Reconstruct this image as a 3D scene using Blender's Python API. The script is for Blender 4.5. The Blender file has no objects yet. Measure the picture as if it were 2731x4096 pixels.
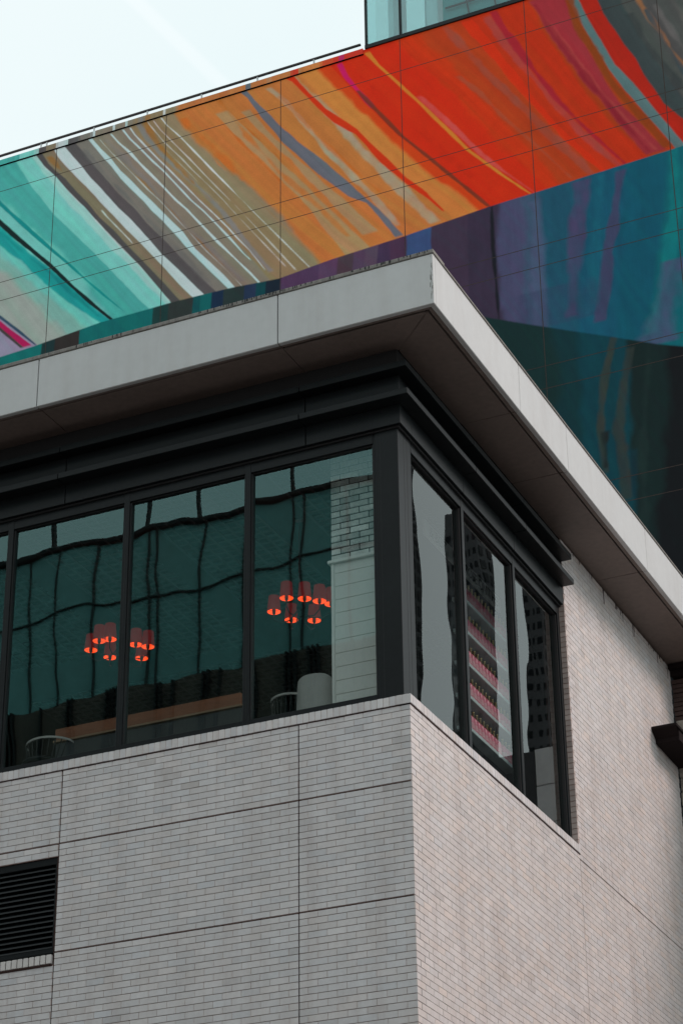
import bpy, math, random
import numpy as np
from mathutils import Vector, Matrix
random.seed(7); RNG = np.random.default_rng(7)
scene = bpy.context.scene

# ------------------------------------------------------------------ camera
# origin: brick corner of the building at street level; X along the street front, Y into the block, Z up
cam_data = bpy.data.cameras.new("camera")
cam = bpy.data.objects.new("camera", cam_data)
scene.collection.objects.link(cam)
cr = Vector((0.90570658, 0.42377736, -0.01040814))
cu = Vector((0.20756449, -0.42193586, 0.88254582))
cf = Vector((-0.36961137, 0.80148792, 0.47011122))
cm = Matrix.Identity(4)
for i in range(3):
    cm[i][0] = cr[i]; cm[i][1] = cu[i]; cm[i][2] = -cf[i]
cm[0][3], cm[1][3], cm[2][3] = 8.296, -19.54, 1.65
cam.matrix_world = cm
cam_data.sensor_fit = 'VERTICAL'; cam_data.sensor_height = 36.0; cam_data.sensor_width = 24.0
cam_data.lens = 82.51
cam_data.clip_start = 0.1; cam_data.clip_end = 3000
scene.camera = cam

# ------------------------------------------------------------------ world: thin bright overcast
SUN_EL, SUN_AZ = math.radians(40), math.radians(72)      # azimuth clockwise from +Y
w = bpy.data.worlds.new("World"); scene.world = w; w.use_nodes = True
nt = w.node_tree; nt.nodes.clear()
def N(tree, kind, **kw):
    n = tree.nodes.new(kind)
    for k, v in kw.items():
        if k == 'inp':
            for a, b in v.items(): n.inputs[a].default_value = b
        else: setattr(n, k, v)
    return n
wo = N(nt, 'ShaderNodeOutputWorld'); bg = N(nt, 'ShaderNodeBackground', inp={'Strength': 0.1})
sky = N(nt, 'ShaderNodeTexSky', sky_type='NISHITA', sun_disc=False, sun_elevation=SUN_EL, sun_rotation=SUN_AZ)
tc = N(nt, 'ShaderNodeTexCoord')
nz = N(nt, 'ShaderNodeTexNoise', inp={'Scale': 2.2, 'Detail': 4.0, 'Roughness': 0.5})
cr_ = N(nt, 'ShaderNodeValToRGB')
cr_.color_ramp.elements[0].position = 0.3; cr_.color_ramp.elements[0].color = (8.3, 9.8, 10.0, 1)
cr_.color_ramp.elements[1].position = 0.7; cr_.color_ramp.elements[1].color = (10.0, 10.6, 10.6, 1)
mx = N(nt, 'ShaderNodeMix', data_type='RGBA'); mx.inputs[0].default_value = 0.93
nt.links.new(tc.outputs['Generated'], nz.inputs['Vector'])
nt.links.new(nz.outputs['Fac'], cr_.inputs['Fac'])
nt.links.new(sky.outputs[0], mx.inputs[6]); nt.links.new(cr_.outputs[0], mx.inputs[7])
# an old contrail: a thin great-circle band of slightly brighter cloud
va = Vector((-0.404, 0.6722, 0.6636)); vb = Vector((-0.3712, 0.7106, 0.6238)); pn = va.cross(vb).normalized()
dt = N(nt, 'ShaderNodeVectorMath', operation='DOT_PRODUCT'); dt.inputs[1].default_value = pn
nt.links.new(tc.outputs['Generated'], dt.inputs[0])
ab = N(nt, 'ShaderNodeMath', operation='ABSOLUTE'); nt.links.new(dt.outputs['Value'], ab.inputs[0])
mr = N(nt, 'ShaderNodeMapRange', interpolation_type='SMOOTHSTEP', inp={1: 0.0012, 2: 0.0042, 3: 0.45, 4: 0.0})
nt.links.new(ab.outputs[0], mr.inputs[0])
ad = N(nt, 'ShaderNodeMix', data_type='RGBA', blend_type='ADD'); ad.inputs[7].default_value = (0.9, 0.5, 0.5, 1)
nt.links.new(mr.outputs[0], ad.inputs[0]); nt.links.new(mx.outputs[2], ad.inputs[6])
nt.links.new(ad.outputs[2], bg.inputs['Color']); nt.links.new(bg.outputs[0], wo.inputs['Surface'])

sl = bpy.data.lights.new("sun", 'SUN'); sl.energy = 2.0; sl.angle = math.radians(22); sl.color = (1.0, 0.78, 0.73)
sun = bpy.data.objects.new("sun", sl); scene.collection.objects.link(sun)
sd = Vector((math.sin(SUN_AZ) * math.cos(SUN_EL), math.cos(SUN_AZ) * math.cos(SUN_EL), math.sin(SUN_EL)))
sun.rotation_euler = sd.to_track_quat('Z', 'Y').to_euler(); sun.location = (40, 10, 60)

scene.view_settings.view_transform = 'Standard'; scene.view_settings.look = 'None'
scene.view_settings.exposure = 0.0; scene.view_settings.gamma = 1.0
scene.cycles.max_bounces = 8; scene.cycles.transparent_max_bounces = 16
scene.cycles.glossy_bounces = 4; scene.cycles.caustics_reflective = False; scene.cycles.caustics_refractive = False

# ------------------------------------------------------------------ materials
def lin(c):
    return tuple(((v / 255) / 12.92 if v / 255 <= 0.04045 else ((v / 255 + 0.055) / 1.055) ** 2.4) for v in c)
MATS = {}
def mat(name, col, rough=0.6, metal=0.0, var=0.12, vscale=3.0, bump=0.0, bscale=80.0, spec=0.5, attr=False, stretch=(1, 1, 1), streak=0.0, tint=None):
    """painted / mineral surface: base colour broken by two scales of noise, optional colour attribute, fine bump"""
    if name in MATS: return MATS[name]
    m = bpy.data.materials.new(name); m.use_nodes = True; t = m.node_tree
    b = t.nodes['Principled BSDF']; L = t.links.new
    b.inputs['Roughness'].default_value = rough; b.inputs['Metallic'].default_value = metal
    b.inputs['Specular IOR Level'].default_value = spec
    tx = N(t, 'ShaderNodeTexCoord'); mp = N(t, 'ShaderNodeMapping'); mp.inputs['Scale'].default_value = stretch
    L(tx.outputs['Object'], mp.inputs['Vector'])
    n1 = N(t, 'ShaderNodeTexNoise', inp={'Scale': vscale, 'Detail': 5.0, 'Roughness': 0.6})
    n2 = N(t, 'ShaderNodeTexNoise', inp={'Scale': vscale * 14, 'Detail': 3.0})
    L(mp.outputs[0], n1.inputs['Vector']); L(mp.outputs[0], n2.inputs['Vector'])
    sm = N(t, 'ShaderNodeMath', operation='ADD'); L(n1.outputs['Fac'], sm.inputs[0]); L(n2.outputs['Fac'], sm.inputs[1])
    r = N(t, 'ShaderNodeMapRange', inp={1: 0.6, 2: 1.4, 3: 1 - var, 4: 1 + var}); L(sm.outputs[0], r.inputs[0])
    mu = N(t, 'ShaderNodeMix', data_type='RGBA', blend_type='MULTIPLY'); mu.inputs[0].default_value = 1.0
    if attr:
        at = N(t, 'ShaderNodeAttribute', attribute_name='col'); m2 = N(t, 'ShaderNodeMix', data_type='RGBA', blend_type='MULTIPLY')
        m2.inputs[0].default_value = 1.0; m2.inputs[6].default_value = (*col, 1); L(at.outputs['Color'], m2.inputs[7]); L(m2.outputs[2], mu.inputs[6])
    else: mu.inputs[6].default_value = (*col, 1)
    L(r.outputs[0], mu.inputs[7]); last = mu.outputs[2]
    if streak > 0:   # rain-washed vertical staining, darker and slightly brown
        m3 = N(t, 'ShaderNodeMapping'); m3.inputs['Scale'].default_value = (2.6, 2.6, 0.32); L(tx.outputs['Object'], m3.inputs['Vector'])
        n3 = N(t, 'ShaderNodeTexNoise', inp={'Scale': 1.5, 'Detail': 6.0, 'Roughness': 0.62}); L(m3.outputs[0], n3.inputs['Vector'])
        r3 = N(t, 'ShaderNodeMapRange', inp={1: 0.46, 2: 0.72, 3: 0.0, 4: streak}); L(n3.outputs['Fac'], r3.inputs[0])
        m4 = N(t, 'ShaderNodeMix', data_type='RGBA', blend_type='MULTIPLY'); L(r3.outputs[0], m4.inputs[0]); L(last, m4.inputs[6]); m4.inputs[7].default_value = (*(tint or (.66, .58, .54)), 1)
        last = m4.outputs[2]
    L(last, b.inputs['Base Color'])
    if bump > 0:
        bn = N(t, 'ShaderNodeTexNoise', inp={'Scale': bscale, 'Detail': 4.0}); L(mp.outputs[0], bn.inputs['Vector'])
        bp = N(t, 'ShaderNodeBump', inp={'Strength': 0.6, 'Distance': bump}); L(bn.outputs['Fac'], bp.inputs['Height']); L(bp.outputs[0], b.inputs['Normal'])
    MATS[name] = m; return m

def glass_mat(name, ior, refl_tint, trans_tint, wav, wscale):
    m = bpy.data.materials.new(name); m.use_nodes = True; t = m.node_tree; t.nodes.clear(); L = t.links.new
    o = N(t, 'ShaderNodeOutputMaterial'); mixs = N(t, 'ShaderNodeMixShader')
    g = N(t, 'ShaderNodeBsdfGlossy', inp={'Color': (*refl_tint, 1), 'Roughness': 0.0}); tr = N(t, 'ShaderNodeBsdfTransparent', inp={'Color': (*trans_tint, 1)})
    fr = N(t, 'ShaderNodeFresnel', inp={'IOR': ior})
    tx = N(t, 'ShaderNodeTexCoord'); oi = N(t, 'ShaderNodeObjectInfo')
    mp = N(t, 'ShaderNodeVectorMath', operation='ADD'); L(tx.outputs['Object'], mp.inputs[0])
    sc = N(t, 'ShaderNodeVectorMath', operation='SCALE'); sc.inputs[0].default_value = (37, 11, 23); L(oi.outputs['Random'], sc.inputs['Scale']); L(sc.outputs[0], mp.inputs[1])
    # float glass is never flat: slow roll of the surface normal, a few milliradians
    gn = N(t, 'ShaderNodeNewGeometry'); acc = gn.outputs['Normal']
    for sc_, am, of in ((wscale, wav, 0.0), (wscale * 2.7, wav * .42, 40.0)):
        m_ = N(t, 'ShaderNodeMapping'); m_.inputs['Location'].default_value = (of, of, of); m_.inputs['Scale'].default_value = (sc_, sc_, sc_ * .6); L(mp.outputs[0], m_.inputs['Vector'])
        n = N(t, 'ShaderNodeTexNoise', inp={'Scale': 1.0, 'Detail': 0.0}); L(m_.outputs[0], n.inputs['Vector'])
        sb = N(t, 'ShaderNodeVectorMath', operation='SUBTRACT'); sb.inputs[1].default_value = (.5, .5, .5); L(n.outputs['Color'], sb.inputs[0])
        sv = N(t, 'ShaderNodeVectorMath', operation='SCALE'); sv.inputs['Scale'].default_value = am; L(sb.outputs[0], sv.inputs[0])
        av = N(t, 'ShaderNodeVectorMath', operation='ADD'); L(acc, av.inputs[0]); L(sv.outputs[0], av.inputs[1]); acc = av.outputs[0]
    nn = N(t, 'ShaderNodeVectorMath', operation='NORMALIZE'); L(acc, nn.inputs[0]); L(nn.outputs[0], g.inputs['Normal'])
    ge = N(t, 'ShaderNodeNewGeometry'); iv = N(t, 'ShaderNodeMath', operation='SUBTRACT'); iv.inputs[0].default_value = 1.0
    L(ge.outputs['Backfacing'], iv.inputs[1]); fm = N(t, 'ShaderNodeMath', operation='MULTIPLY')   # reflect at the outer face only
    L(fr.outputs[0], fm.inputs[0]); L(iv.outputs[0], fm.inputs[1])
    L(fm.outputs[0], mixs.inputs[0]); L(tr.outputs[0], mixs.inputs[1]); L(g.outputs[0], mixs.inputs[2]); L(mixs.outputs[0], o.inputs['Surface'])
    return m

def emit_mat(name, col, strength, base=(0.1, 0.02, 0.02)):
    m = bpy.data.materials.new(name); m.use_nodes = True; b = m.node_tree.nodes['Principled BSDF']
    b.inputs['Base Color'].default_value = (*base, 1); b.inputs['Roughness'].default_value = 0.8
    b.inputs['Emission Color'].default_value = (*col, 1); b.inputs['Emission Strength'].default_value = strength
    return m

BRICK = mat('glazed_white_brick', (0.575, 0.553, 0.55), rough=0.5, var=0.07, vscale=1.3, bump=0.0015, bscale=60, attr=True, streak=0.4)
MORTAR = mat('mortar', (0.50, 0.435, 0.41), rough=0.9, var=0.2, vscale=4)
BED = mat('raked_bed_mortar', (0.33, 0.22, 0.19), rough=0.95, var=0.45, vscale=5)
RUST_SHADE = mat('rust_and_shade_joint', (0.035, 0.014, 0.011), rough=0.95, var=0.6, vscale=6)
FASCIA = mat('fascia_panel_metal', (0.51, 0.52, 0.515), rough=0.42, metal=0.0, var=0.05, vscale=0.8, spec=0.5, streak=0.22)
COPING = mat('weathered_coping', (0.20, 0.19, 0.175), rough=0.8, var=0.5, vscale=6, stretch=(4, 4, .6))
SOFFIT = mat('bronze_soffit_panel', (0.165, 0.128, 0.112), rough=0.55, var=0.2, vscale=1.0)
BLACK = mat('black_anodised_metal', (0.0065, 0.0085, 0.0095), rough=0.4, var=0.25, vscale=1.5, spec=0.22)
BLACKER = mat('dark_gasket', (0.006, 0.006, 0.007), rough=0.6, var=0.1)
GAP = mat('shadow_gap', (0.004, 0.004, 0.004), rough=1.0, var=0.1, spec=0.0)
PAINT = mat('mural_paint', (1, 1, 1), rough=0.85, var=0.10, vscale=2.2, attr=True, spec=0.2, bump=0.002, bscale=14)
PJOINT = mat('panel_joint_sealant', (0.05, 0.035, 0.03), rough=1.0, var=0.4, vscale=2)
CONC = mat('concrete', (0.34, 0.33, 0.32), rough=0.9, var=0.15, vscale=0.6)
ASPH = mat('asphalt', (0.055, 0.055, 0.056), rough=0.95, var=0.2, vscale=0.8)
WHITE = mat('white_painted_wood', (0.82, 0.82, 0.80), rough=0.6, var=0.06, vscale=2)
DARKIN = mat('dark_interior_wall', (0.035, 0.028, 0.026), rough=0.9, var=0.3, vscale=2)
FLOORM = mat('dark_floor', (0.06, 0.05, 0.045), rough=0.6, var=0.2)
LATT = mat('lattice_wood', (0.055, 0.047, 0.047), rough=0.8, var=0.2)
OAK = mat('orange_oak', (0.26, 0.085, 0.035), rough=0.5, var=0.3, vscale=2, stretch=(1, 8, 8))
GREYF = mat('grey_upholstery', (0.42, 0.41, 0.40), rough=0.95, var=0.1, vscale=8)
STONE = mat('rough_sandstone', (0.26, 0.23, 0.20), rough=0.95, var=0.5, vscale=4, bump=0.03, bscale=9)
OBRICK = mat('sooty_red_brick', (0.06, 0.035, 0.03), rough=0.95, var=0.5, vscale=4)
BROWNM = mat('brown_painted_metal', (0.012, 0.008, 0.008), rough=0.8, spec=0.12, var=0.3, vscale=3)
TEALG = mat('teal_curtain_glass', (0.26, 0.51, 0.50), rough=0.35, var=0.2, vscale=0.3)
TOWER = mat('dark_tower_stone', (0.055, 0.056, 0.06), rough=0.8, var=0.25, vscale=0.3)
TWIN = mat('tower_window_glass', (0.008, 0.01, 0.012), rough=0.6, var=0.1, spec=0.1)
GLASS_A = glass_mat('street_window_glass', 1.9, (0.54, 0.95, 0.93), (0.85, 0.88, 0.87), 0.0075, 1.25)
GLASS_B = glass_mat('side_window_glass', 1.6, (0.9, 0.95, 0.94), (0.82, 0.88, 0.87), 0.0036, 1.3)

# ------------------------------------------------------------------ mesh helpers
class MB:
    """collects faces; build() links them as ONE mesh object"""
    def __init__(s): s.v = []; s.f = []; s.m = []; s.c = []
    def quad(s, a, b, c, d, mi=0, col=(1, 1, 1)):
        i = len(s.v); s.v += [a, b, c, d]; s.f.append((i, i + 1, i + 2, i + 3)); s.m.append(mi); s.c.append(col)
    def poly(s, pts, mi=0, col=(1, 1, 1)):
        i = len(s.v); s.v += list(pts); s.f.append(tuple(range(i, i + len(pts)))); s.m.append(mi); s.c.append(col)
    def box(s, x0, x1, y0, y1, z0, z1, mi=0, col=(1, 1, 1)):
        p = [(x, y, z) for x in (x0, x1) for y in (y0, y1) for z in (z0, z1)]
        for q in ((0, 1, 3, 2), (4, 6, 7, 5), (0, 4, 5, 1), (2, 3, 7, 6), (0, 2, 6, 4), (1, 5, 7, 3)):
            s.quad(*[p[k] for k in q], mi, col)
        return s
    def bbox(s, x0, x1, y0, y1, z0, z1, b=0.004, mi=0, col=(1, 1, 1)):
        """box with chamfered edges"""
        x0, x1 = min(x0, x1), max(x0, x1); y0, y1 = min(y0, y1), max(y0, y1); z0, z1 = min(z0, z1), max(z0, z1)
        b = min(b, (x1 - x0) * .3, (y1 - y0) * .3, (z1 - z0) * .3)
        X = (x0, x1); Y = (y0, y1); Z = (z0, z1); sg = (1, -1)
        P = {}
        for i in (0, 1):
            for j in (0, 1):
                for k in (0, 1):
                    x, y, z = X[i], Y[j], Z[k]; dx, dy, dz = b * sg[i], b * sg[j], b * sg[k]
                    P[i, j, k, 0] = (x, y + dy, z + dz); P[i, j, k, 1] = (x + dx, y, z + dz); P[i, j, k, 2] = (x + dx, y + dy, z)
        for i in (0, 1):
            s.quad(P[i, 0, 0, 0], P[i, 1, 0, 0], P[i, 1, 1, 0], P[i, 0, 1, 0], mi, col)
            s.quad(P[0, i, 0, 1], P[1, i, 0, 1], P[1, i, 1, 1], P[0, i, 1, 1], mi, col)
            s.quad(P[0, 0, i, 2], P[1, 0, i, 2], P[1, 1, i, 2], P[0, 1, i, 2], mi, col)
            for j in (0, 1):
                s.quad(P[i, j, 0, 0], P[i, j, 1, 0], P[i, j, 1, 1], P[i, j, 0, 1], mi, col)
                s.quad(P[i, 0, j, 0], P[i, 1, j, 0], P[i, 1, j, 2], P[i, 0, j, 2], mi, col)
                s.quad(P[0, i, j, 1], P[1, i, j, 1], P[1, i, j, 2], P[0, i, j, 2], mi, col)
                for k in (0, 1): s.poly([P[i, j, k, 0], P[i, j, k, 1], P[i, j, k, 2]], mi, col)
        return s
    def lathe(s, cx, cy, prof, n=20, mi=0, cap=True):
        """prof: list of (r, z)"""
        rings = []
        for r, z in prof:
            i = len(s.v); s.v += [(cx + r * math.cos(2 * math.pi * k / n), cy + r * math.sin(2 * math.pi * k / n), z) for k in range(n)]; rings.append(i)
        for a, b in zip(rings, rings[1:]):
            for k in range(n):
                s.f.append((a + k, a + (k + 1) % n, b + (k + 1) % n, b + k)); s.m.append(mi); s.c.append((1, 1, 1))
        if cap:
            for r in (rings[0], rings[-1]): s.f.append(tuple(r + k for k in range(n))); s.m.append(mi); s.c.append((1, 1, 1))
        return s
    def tube(s, pts, r, n=8, mi=0):
        pts = [Vector(p) for p in pts]; rings = []
        for i, p in enumerate(pts):
            d = (pts[min(i + 1, len(pts) - 1)] - pts[max(i - 1, 0)]).normalized()
            a = d.orthogonal().normalized() if i == 0 else (a - d * a.dot(d)).normalized()
            b = d.cross(a); k0 = len(s.v)
            s.v += [tuple(p + (a * math.cos(2 * math.pi * k / n) + b * math.sin(2 * math.pi * k / n)) * r) for k in range(n)]; rings.append(k0)
        for a0, b0 in zip(rings, rings[1:]):
            for k in range(n):
                s.f.append((a0 + k, a0 + (k + 1) % n, b0 + (k + 1) % n, b0 + k)); s.m.append(mi); s.c.append((1, 1, 1))
        for q in (rings[0], rings[-1]): s.f.append(tuple(q + k for k in range(n))); s.m.append(mi); s.c.append((1, 1, 1))
        return s
    def build(s, name, mats, parent=None, smooth=False, loc=None):
        me = bpy.data.meshes.new(name)
        if not isinstance(mats, (list, tuple)): mats = [mats]
        off = Vector(loc) if loc else Vector((0, 0, 0))
        if parent is not None: off = off + Vector(parent.get('_o', (0, 0, 0)))
        vs = [tuple(Vector(v) - off) for v in s.v]
        me.from_pydata(vs, [], s.f)
        for m in mats: me.materials.append(m)
        me.polygons.foreach_set('material_index', s.m)
        at = me.color_attributes.new('col', 'FLOAT_COLOR', 'CORNER')
        data = []
        for f, c in zip(s.f, s.c): data += [c[0], c[1], c[2], 1.0] * len(f)
        at.data.foreach_set('color', data)
        if smooth: me.polygons.foreach_set('use_smooth', [True] * len(s.f))
        me.update()
        import bmesh
        if len(s.f) < 60000 and not getattr(s, 'nofix', False):
            bm = bmesh.new(); bm.from_mesh(me); bmesh.ops.remove_doubles(bm, verts=bm.verts, dist=1e-5)
            bmesh.ops.recalc_face_normals(bm, faces=bm.faces); bm.to_mesh(me); bm.free()
        o = bpy.data.objects.new(name, me); scene.collection.objects.link(o)
        if loc: o.location = loc
        if parent is not None: o.parent = parent
        o['_o'] = tuple(off)
        return o
def tag(o, label=None, cat=None, group=None, kind=None):
    if label: o['label'] = label
    if cat: o['category'] = cat
    if group: o['group'] = group
    if kind: o['kind'] = kind
    return o
def empty(name, loc, label, cat, group=None):
    """the thing; its parts are built in world coordinates and stored relative to it"""
    o = bpy.data.objects.new(name, None); scene.collection.objects.link(o); o.location = loc; o['_o'] = tuple(loc)
    return tag(o, label, cat, group)

# ================================================================== SETTING
g = MB(); g.box(-260, 260, -260, 420, -0.5, 0.0); tag(g.build('ground', CONC), kind='structure')
g = MB(); g.box(-200, 200, -20.2, -4.2, 0.0, 0.02); tag(g.build('road', ASPH), kind='structure')
g = MB(); g.bbox(-200, 200, -4.2, -0.05, 0.02, 0.15, 0.02); g.bbox(-200, 200, -23.9, -20.2, 0.02, 0.15, 0.02)
tag(g.build('pavement', CONC), kind='structure')

# ================================================================== BRICK BUILDING
BB = empty('brick_building', (0, 0, 0), 'white brick corner building with black framed windows under a wide pale roof slab', 'building')
ZS = 10.821           # underside of the soldier sill course
COURSE = 0.0677; LEN = 0.2032
def brick_wall(name, axis, regions, seed):
    """axis 'A': front plane y=0, s is x;  axis 'B': side plane x=0, s is y. regions: (s0,s1,z0,z1)"""
    rnd = random.Random(seed); mb = MB()
    def P(s, z, d):   # d = depth behind the brick face
        return (s, d, z) if axis == 'A' else (-d, s, z)
    for (s0, s1, z0, z1) in regions:
        mb.quad(P(s0, z0, .011), P(s1, z0, .011), P(s1, z1, .011), P(s0, z1, .011), 2)
        k0 = math.floor((z0 - ZS) / COURSE + 1e-6); k1 = math.ceil((z1 - ZS) / COURSE - 1e-6)
        for k in range(k0, k1):
            a = max(z0, ZS + k * COURSE); b = min(z1, ZS + (k + 1) * COURSE)
            if b - a < .02: continue
            za, zb = a + .0065, b
            mb.quad(P(s0, za, .0045), P(s1, za, .0045), P(s1, zb, .0045), P(s0, zb, .0045), 1)
            off = (k % 2) * LEN / 2 + rnd.uniform(-.004, .004)
            i0 = math.floor((s0 - off) / LEN) ; i1 = math.ceil((s1 - off) / LEN)
            for i in range(i0, i1):
                c0 = max(s0, off + i * LEN); c1 = min(s1, off + (i + 1) * LEN)
                if c1 - c0 < .03: continue
                x0 = c0 + (.0038 if c0 > s0 + 1e-4 else 0); x1 = c1 - (.0038 if c1 < s1 - 1e-4 else 0)
                d = rnd.uniform(-.0012, .0012); tz = rnd.uniform(-.001, .001)
                v = rnd.gauss(1.0, .03); 
                r = rnd.random()
                if r < .03: v *= .9
                elif r > .95: v *= 1.05
                wv = rnd.gauss(0, .012)
                z_rel = ZS - b
                # dirt streaks washed down below the sill and beside the corner
                st = 1.0
                if axis == 'A' and -0.28 < (x0 + x1) / 2 and rnd.random() < .5 and z_rel < .9: st = rnd.uniform(.78, .95)
                if axis == 'A' and -3.0 < (x0 + x1) / 2 < -2.2 and z_rel < .45 and rnd.random() < .22: st = .86; wv += .02
                if axis == 'B': wv += .018 + (rnd.uniform(.0, .05) if rnd.random() < .35 else 0)  # warm light put into the side bricks' colour, plus random pinker bricks
                col = ((v + wv) * st, v * st, (v - wv * .8) * st)
                p = [P(x0, za, d), P(x1, za, d + tz), P(x1, zb - .0005, d + tz), P(x0, zb - .0005, d)]
                q = [P(x0, za, .012), P(x1, za, .012), P(x1, zb - .0005, .012), P(x0, zb - .0005, .012)]
                mb.quad(*p, 0, col)
                for e in range(4): mb.quad(p[e], p[(e + 1) % 4], q[(e + 1) % 4], q[e], 0, col)
    return mb
J1, J0 = -1.215, -3.948; H1, H2 = ZS - 12 * COURSE, ZS - 29 * COURSE
g_ = .007
cols = [(-9.2, J0 - g_), (J0 + g_, J1 - g_), (J1 + g_, 0.0)]
rowsA = [(H1 + .006, ZS - .004), (H2 + .006, H1 - .006), (4.0, H2 - .006)]
LV0, LV1, LX1, LX0 = 8.862, 9.875, -3.957, -5.46       # louvre opening
regA = []
for c0, c1 in cols:
    for z0, z1 in rowsA:
        if c1 < J0 and z1 > 8.9 and z0 < 9.8 and z0 > 8:
            regA += [(c0, LX0, z0, z1), (LX0, LX1, LV1, z1)]
            if c1 > LX1 + .002: pass
        elif c1 < J0 and z0 < 5:
            regA += [(c0, LX0 - .05, z0, z1), (LX0 - .05, c1, z0, 8.738)]
        else: regA.append((c0, c1, z0, z1))
wa = brick_wall('wall', 'A', regA, 3)
wa.box(-9.2, -.004, .014, .30, 4.0, 8.74, 3); wa.box(-9.2, LX0, .014, .30, 8.74, ZS, 3); wa.box(J0 - .02, -.004, .014, .30, 8.74, ZS, 3)
wa.box(LX0, J0 - .02, .014, .30, LV1, ZS, 3)
wa.box(-9.2, -.004, .0, .30, 0, 4.0, 0, (1, 1, 1))
wA = wa.build('street_wall', [BRICK, MORTAR, BED, RUST_SHADE], BB)
VE = 4.85; YE = 9.16
HB = ZS - COURSE
regB = [(0, VE - .0, 4.0, ZS - .004), (VE + .012, YE, 4.0, HB - .006), (VE + .0, YE, HB + .006, 14.9)]
wb = brick_wall('wall', 'B', regB, 5)
wb.box(-.30, -.014, .014, YE, 4.0, ZS - .003, 3); wb.box(-.30, -.014, VE, YE, ZS - .003, 14.9, 3)
wb.box(-.30, 0, .014, YE, 0, 4.0, 0)
# brick return of the window jamb: one stack of brick ends
rn = random.Random(8)
for k in range(0, 60):
    z = ZS + .10 + k * COURSE
    if z > 14.0: break
    v = rn.gauss(.62, .06)
    wb.bbox(-.085, -.001, VE - .012, VE + .03, z + .0045, z + COURSE - .0045, .002, 0, (v * 1.1, v * .93, v * .86))
wb.box(-.085, -.006, VE - .004, VE + .03, ZS + .1, 14.0, 2)
rn = random.Random(61)   # rusty weep marks below the soffit edge
for k in range(70):
    y = rn.uniform(5.1, 9.1); wb.box(-.004, .0016, y, y + rn.uniform(.006, .03), 14.895 - rn.expovariate(18), 14.897, 3)
wB = wb.build('side_wall', [BRICK, MORTAR, BED, RUST_SHADE], BB)

# soldier sill course round the corner, set 12 mm proud over a dark strip painted as its shadow line
sc_ = MB(); rn = random.Random(11)
def sill_run(axis, s0, s1):
    n = int((s1 - s0) / COURSE)
    for i in range(n + 1):
        a = s1 - (i + 1) * COURSE if axis == 'A' else s0 + i * COURSE
        b = a + COURSE
        a = max(a, s0); b = min(b, s1)
        if b - a < .015: continue
        v = rn.gauss(1.0, .05); wv = rn.gauss(0, .012); d = rn.uniform(-.0012, .0012); h = rn.uniform(-.0015, .0015)
        col = (v + wv, v, v - wv)
        if axis == 'A': sc_.bbox(a + .0035, b - .0035, -.013 + d, .12, ZS + h, ZS + .098 + h, .003, 0, col)
        else: sc_.bbox(-.12, .013 - d, a + .0035, b - .0035, ZS + h, ZS + .098 + h, .003, 0, col)
sill_run('A', -9.2, -.0135); sill_run('B', -.0125, VE + .01)
sc_.box(-9.2, -.02, -.008, .12, ZS + .004, ZS + .094, 1); sc_.box(-.11, .008, -.006, VE + .005, ZS + .005, ZS + .093, 1)
sc_.box(-9.2, .006, -.004, .12, ZS - .012, ZS - .0005, 2); sc_.box(-.12, .0062, -.004, VE + .01, ZS - .0125, ZS - .001, 2)
sc_.build('sill_course', [BRICK, MORTAR, RUST_SHADE], BB)

# dark panel joints: backer strips seen in the gaps of the front wall, and header sill under the louvre
hs = MB(); rn = random.Random(4)
x = LX1 - .012
while x > LX0 - .05:
    v = rn.gauss(.98, .06)
    hs.bbox(x - .055, x, -.022 + rn.uniform(-.002, .002), .09, 8.745, 8.838, .003, 0, (v * 1.02, v, v * .97)); x -= .0675
hs.box(LX0 - .05, LX1 - .012, .02, .09, 8.742, 8.842, 1)
hs.box(LX0 - .05, LX1 - .01, -.012, .09, 8.726, 8.742, 1)
hs.build('header_sill', [BRICK, RUST_SHADE], BB)

# louvre
lv = MB()
lv.bbox(LX0, LX1, .02, .10, LV1 - .075, LV1 - .002, .004); lv.bbox(LX0, LX1, .02, .10, LV0 + .0, LV0 + .05, .004)
lv.bbox(LX1 - .034, LX1 - .001, .0205, .10, LV0 + .05, LV1 - .075, .004); lv.bbox(LX0, LX0 + .03, .0205, .10, LV0 + .05, LV1 - .075, .004)
lf = lv.build('louvre_vent', BLACK, BB)
ls = MB()
for i in range(16):
    z = LV0 + .058 + i * .0555
    ls.poly([(LX0 + .03, .03, z), (LX1 - .034, .03, z), (LX1 - .034, .035, z + .016), (LX0 + .03, .035, z + .016)])
    ls.poly([(LX0 + .03, .035, z + .016), (LX1 - .034, .035, z + .016), (LX1 - .034, .09, z + .058), (LX0 + .03, .09, z + .058)])
    ls.poly([(LX0 + .03, .03, z), (LX1 - .034, .03, z), (LX1 - .034, .088, z + .046), (LX0 + .03, .088, z + .046)])
ls.build('louvre_slats', BLACK, lf)
lb = MB(); lb.box(LX0, LX1, .11, .14, LV0, LV1); lb.build('louvre_back', GAP, lf)

# corner post and window walls -------------------------------------------------
ZB, ZG0, ZG1, ZH = 10.915, 10.995, 13.84, 13.985
XW, YW = -.07, .02            # outer planes of the side and street window walls
pst = MB()
pst.bbox(-.335, XW, YW, .17, ZB, ZH, .004); pst.bbox(-.155, XW - .0005, YW + .15, .36, ZB, ZH, .004)
pst.bbox(-.36, -.335, YW + .012, .15, ZB, ZH, .002); pst.bbox(-.17, XW - .012, .36, .378, ZB, ZH, .002)
pst.bbox(-.2765, -.2735, YW - .0012, YW + .02, ZB, ZH, .0005, 1); pst.bbox(XW - .02, XW + .0012, .247, .25, ZB, ZH, .0005, 1)
pst.build('corner_post', [BLACK, BLACKER], BB)

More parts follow.
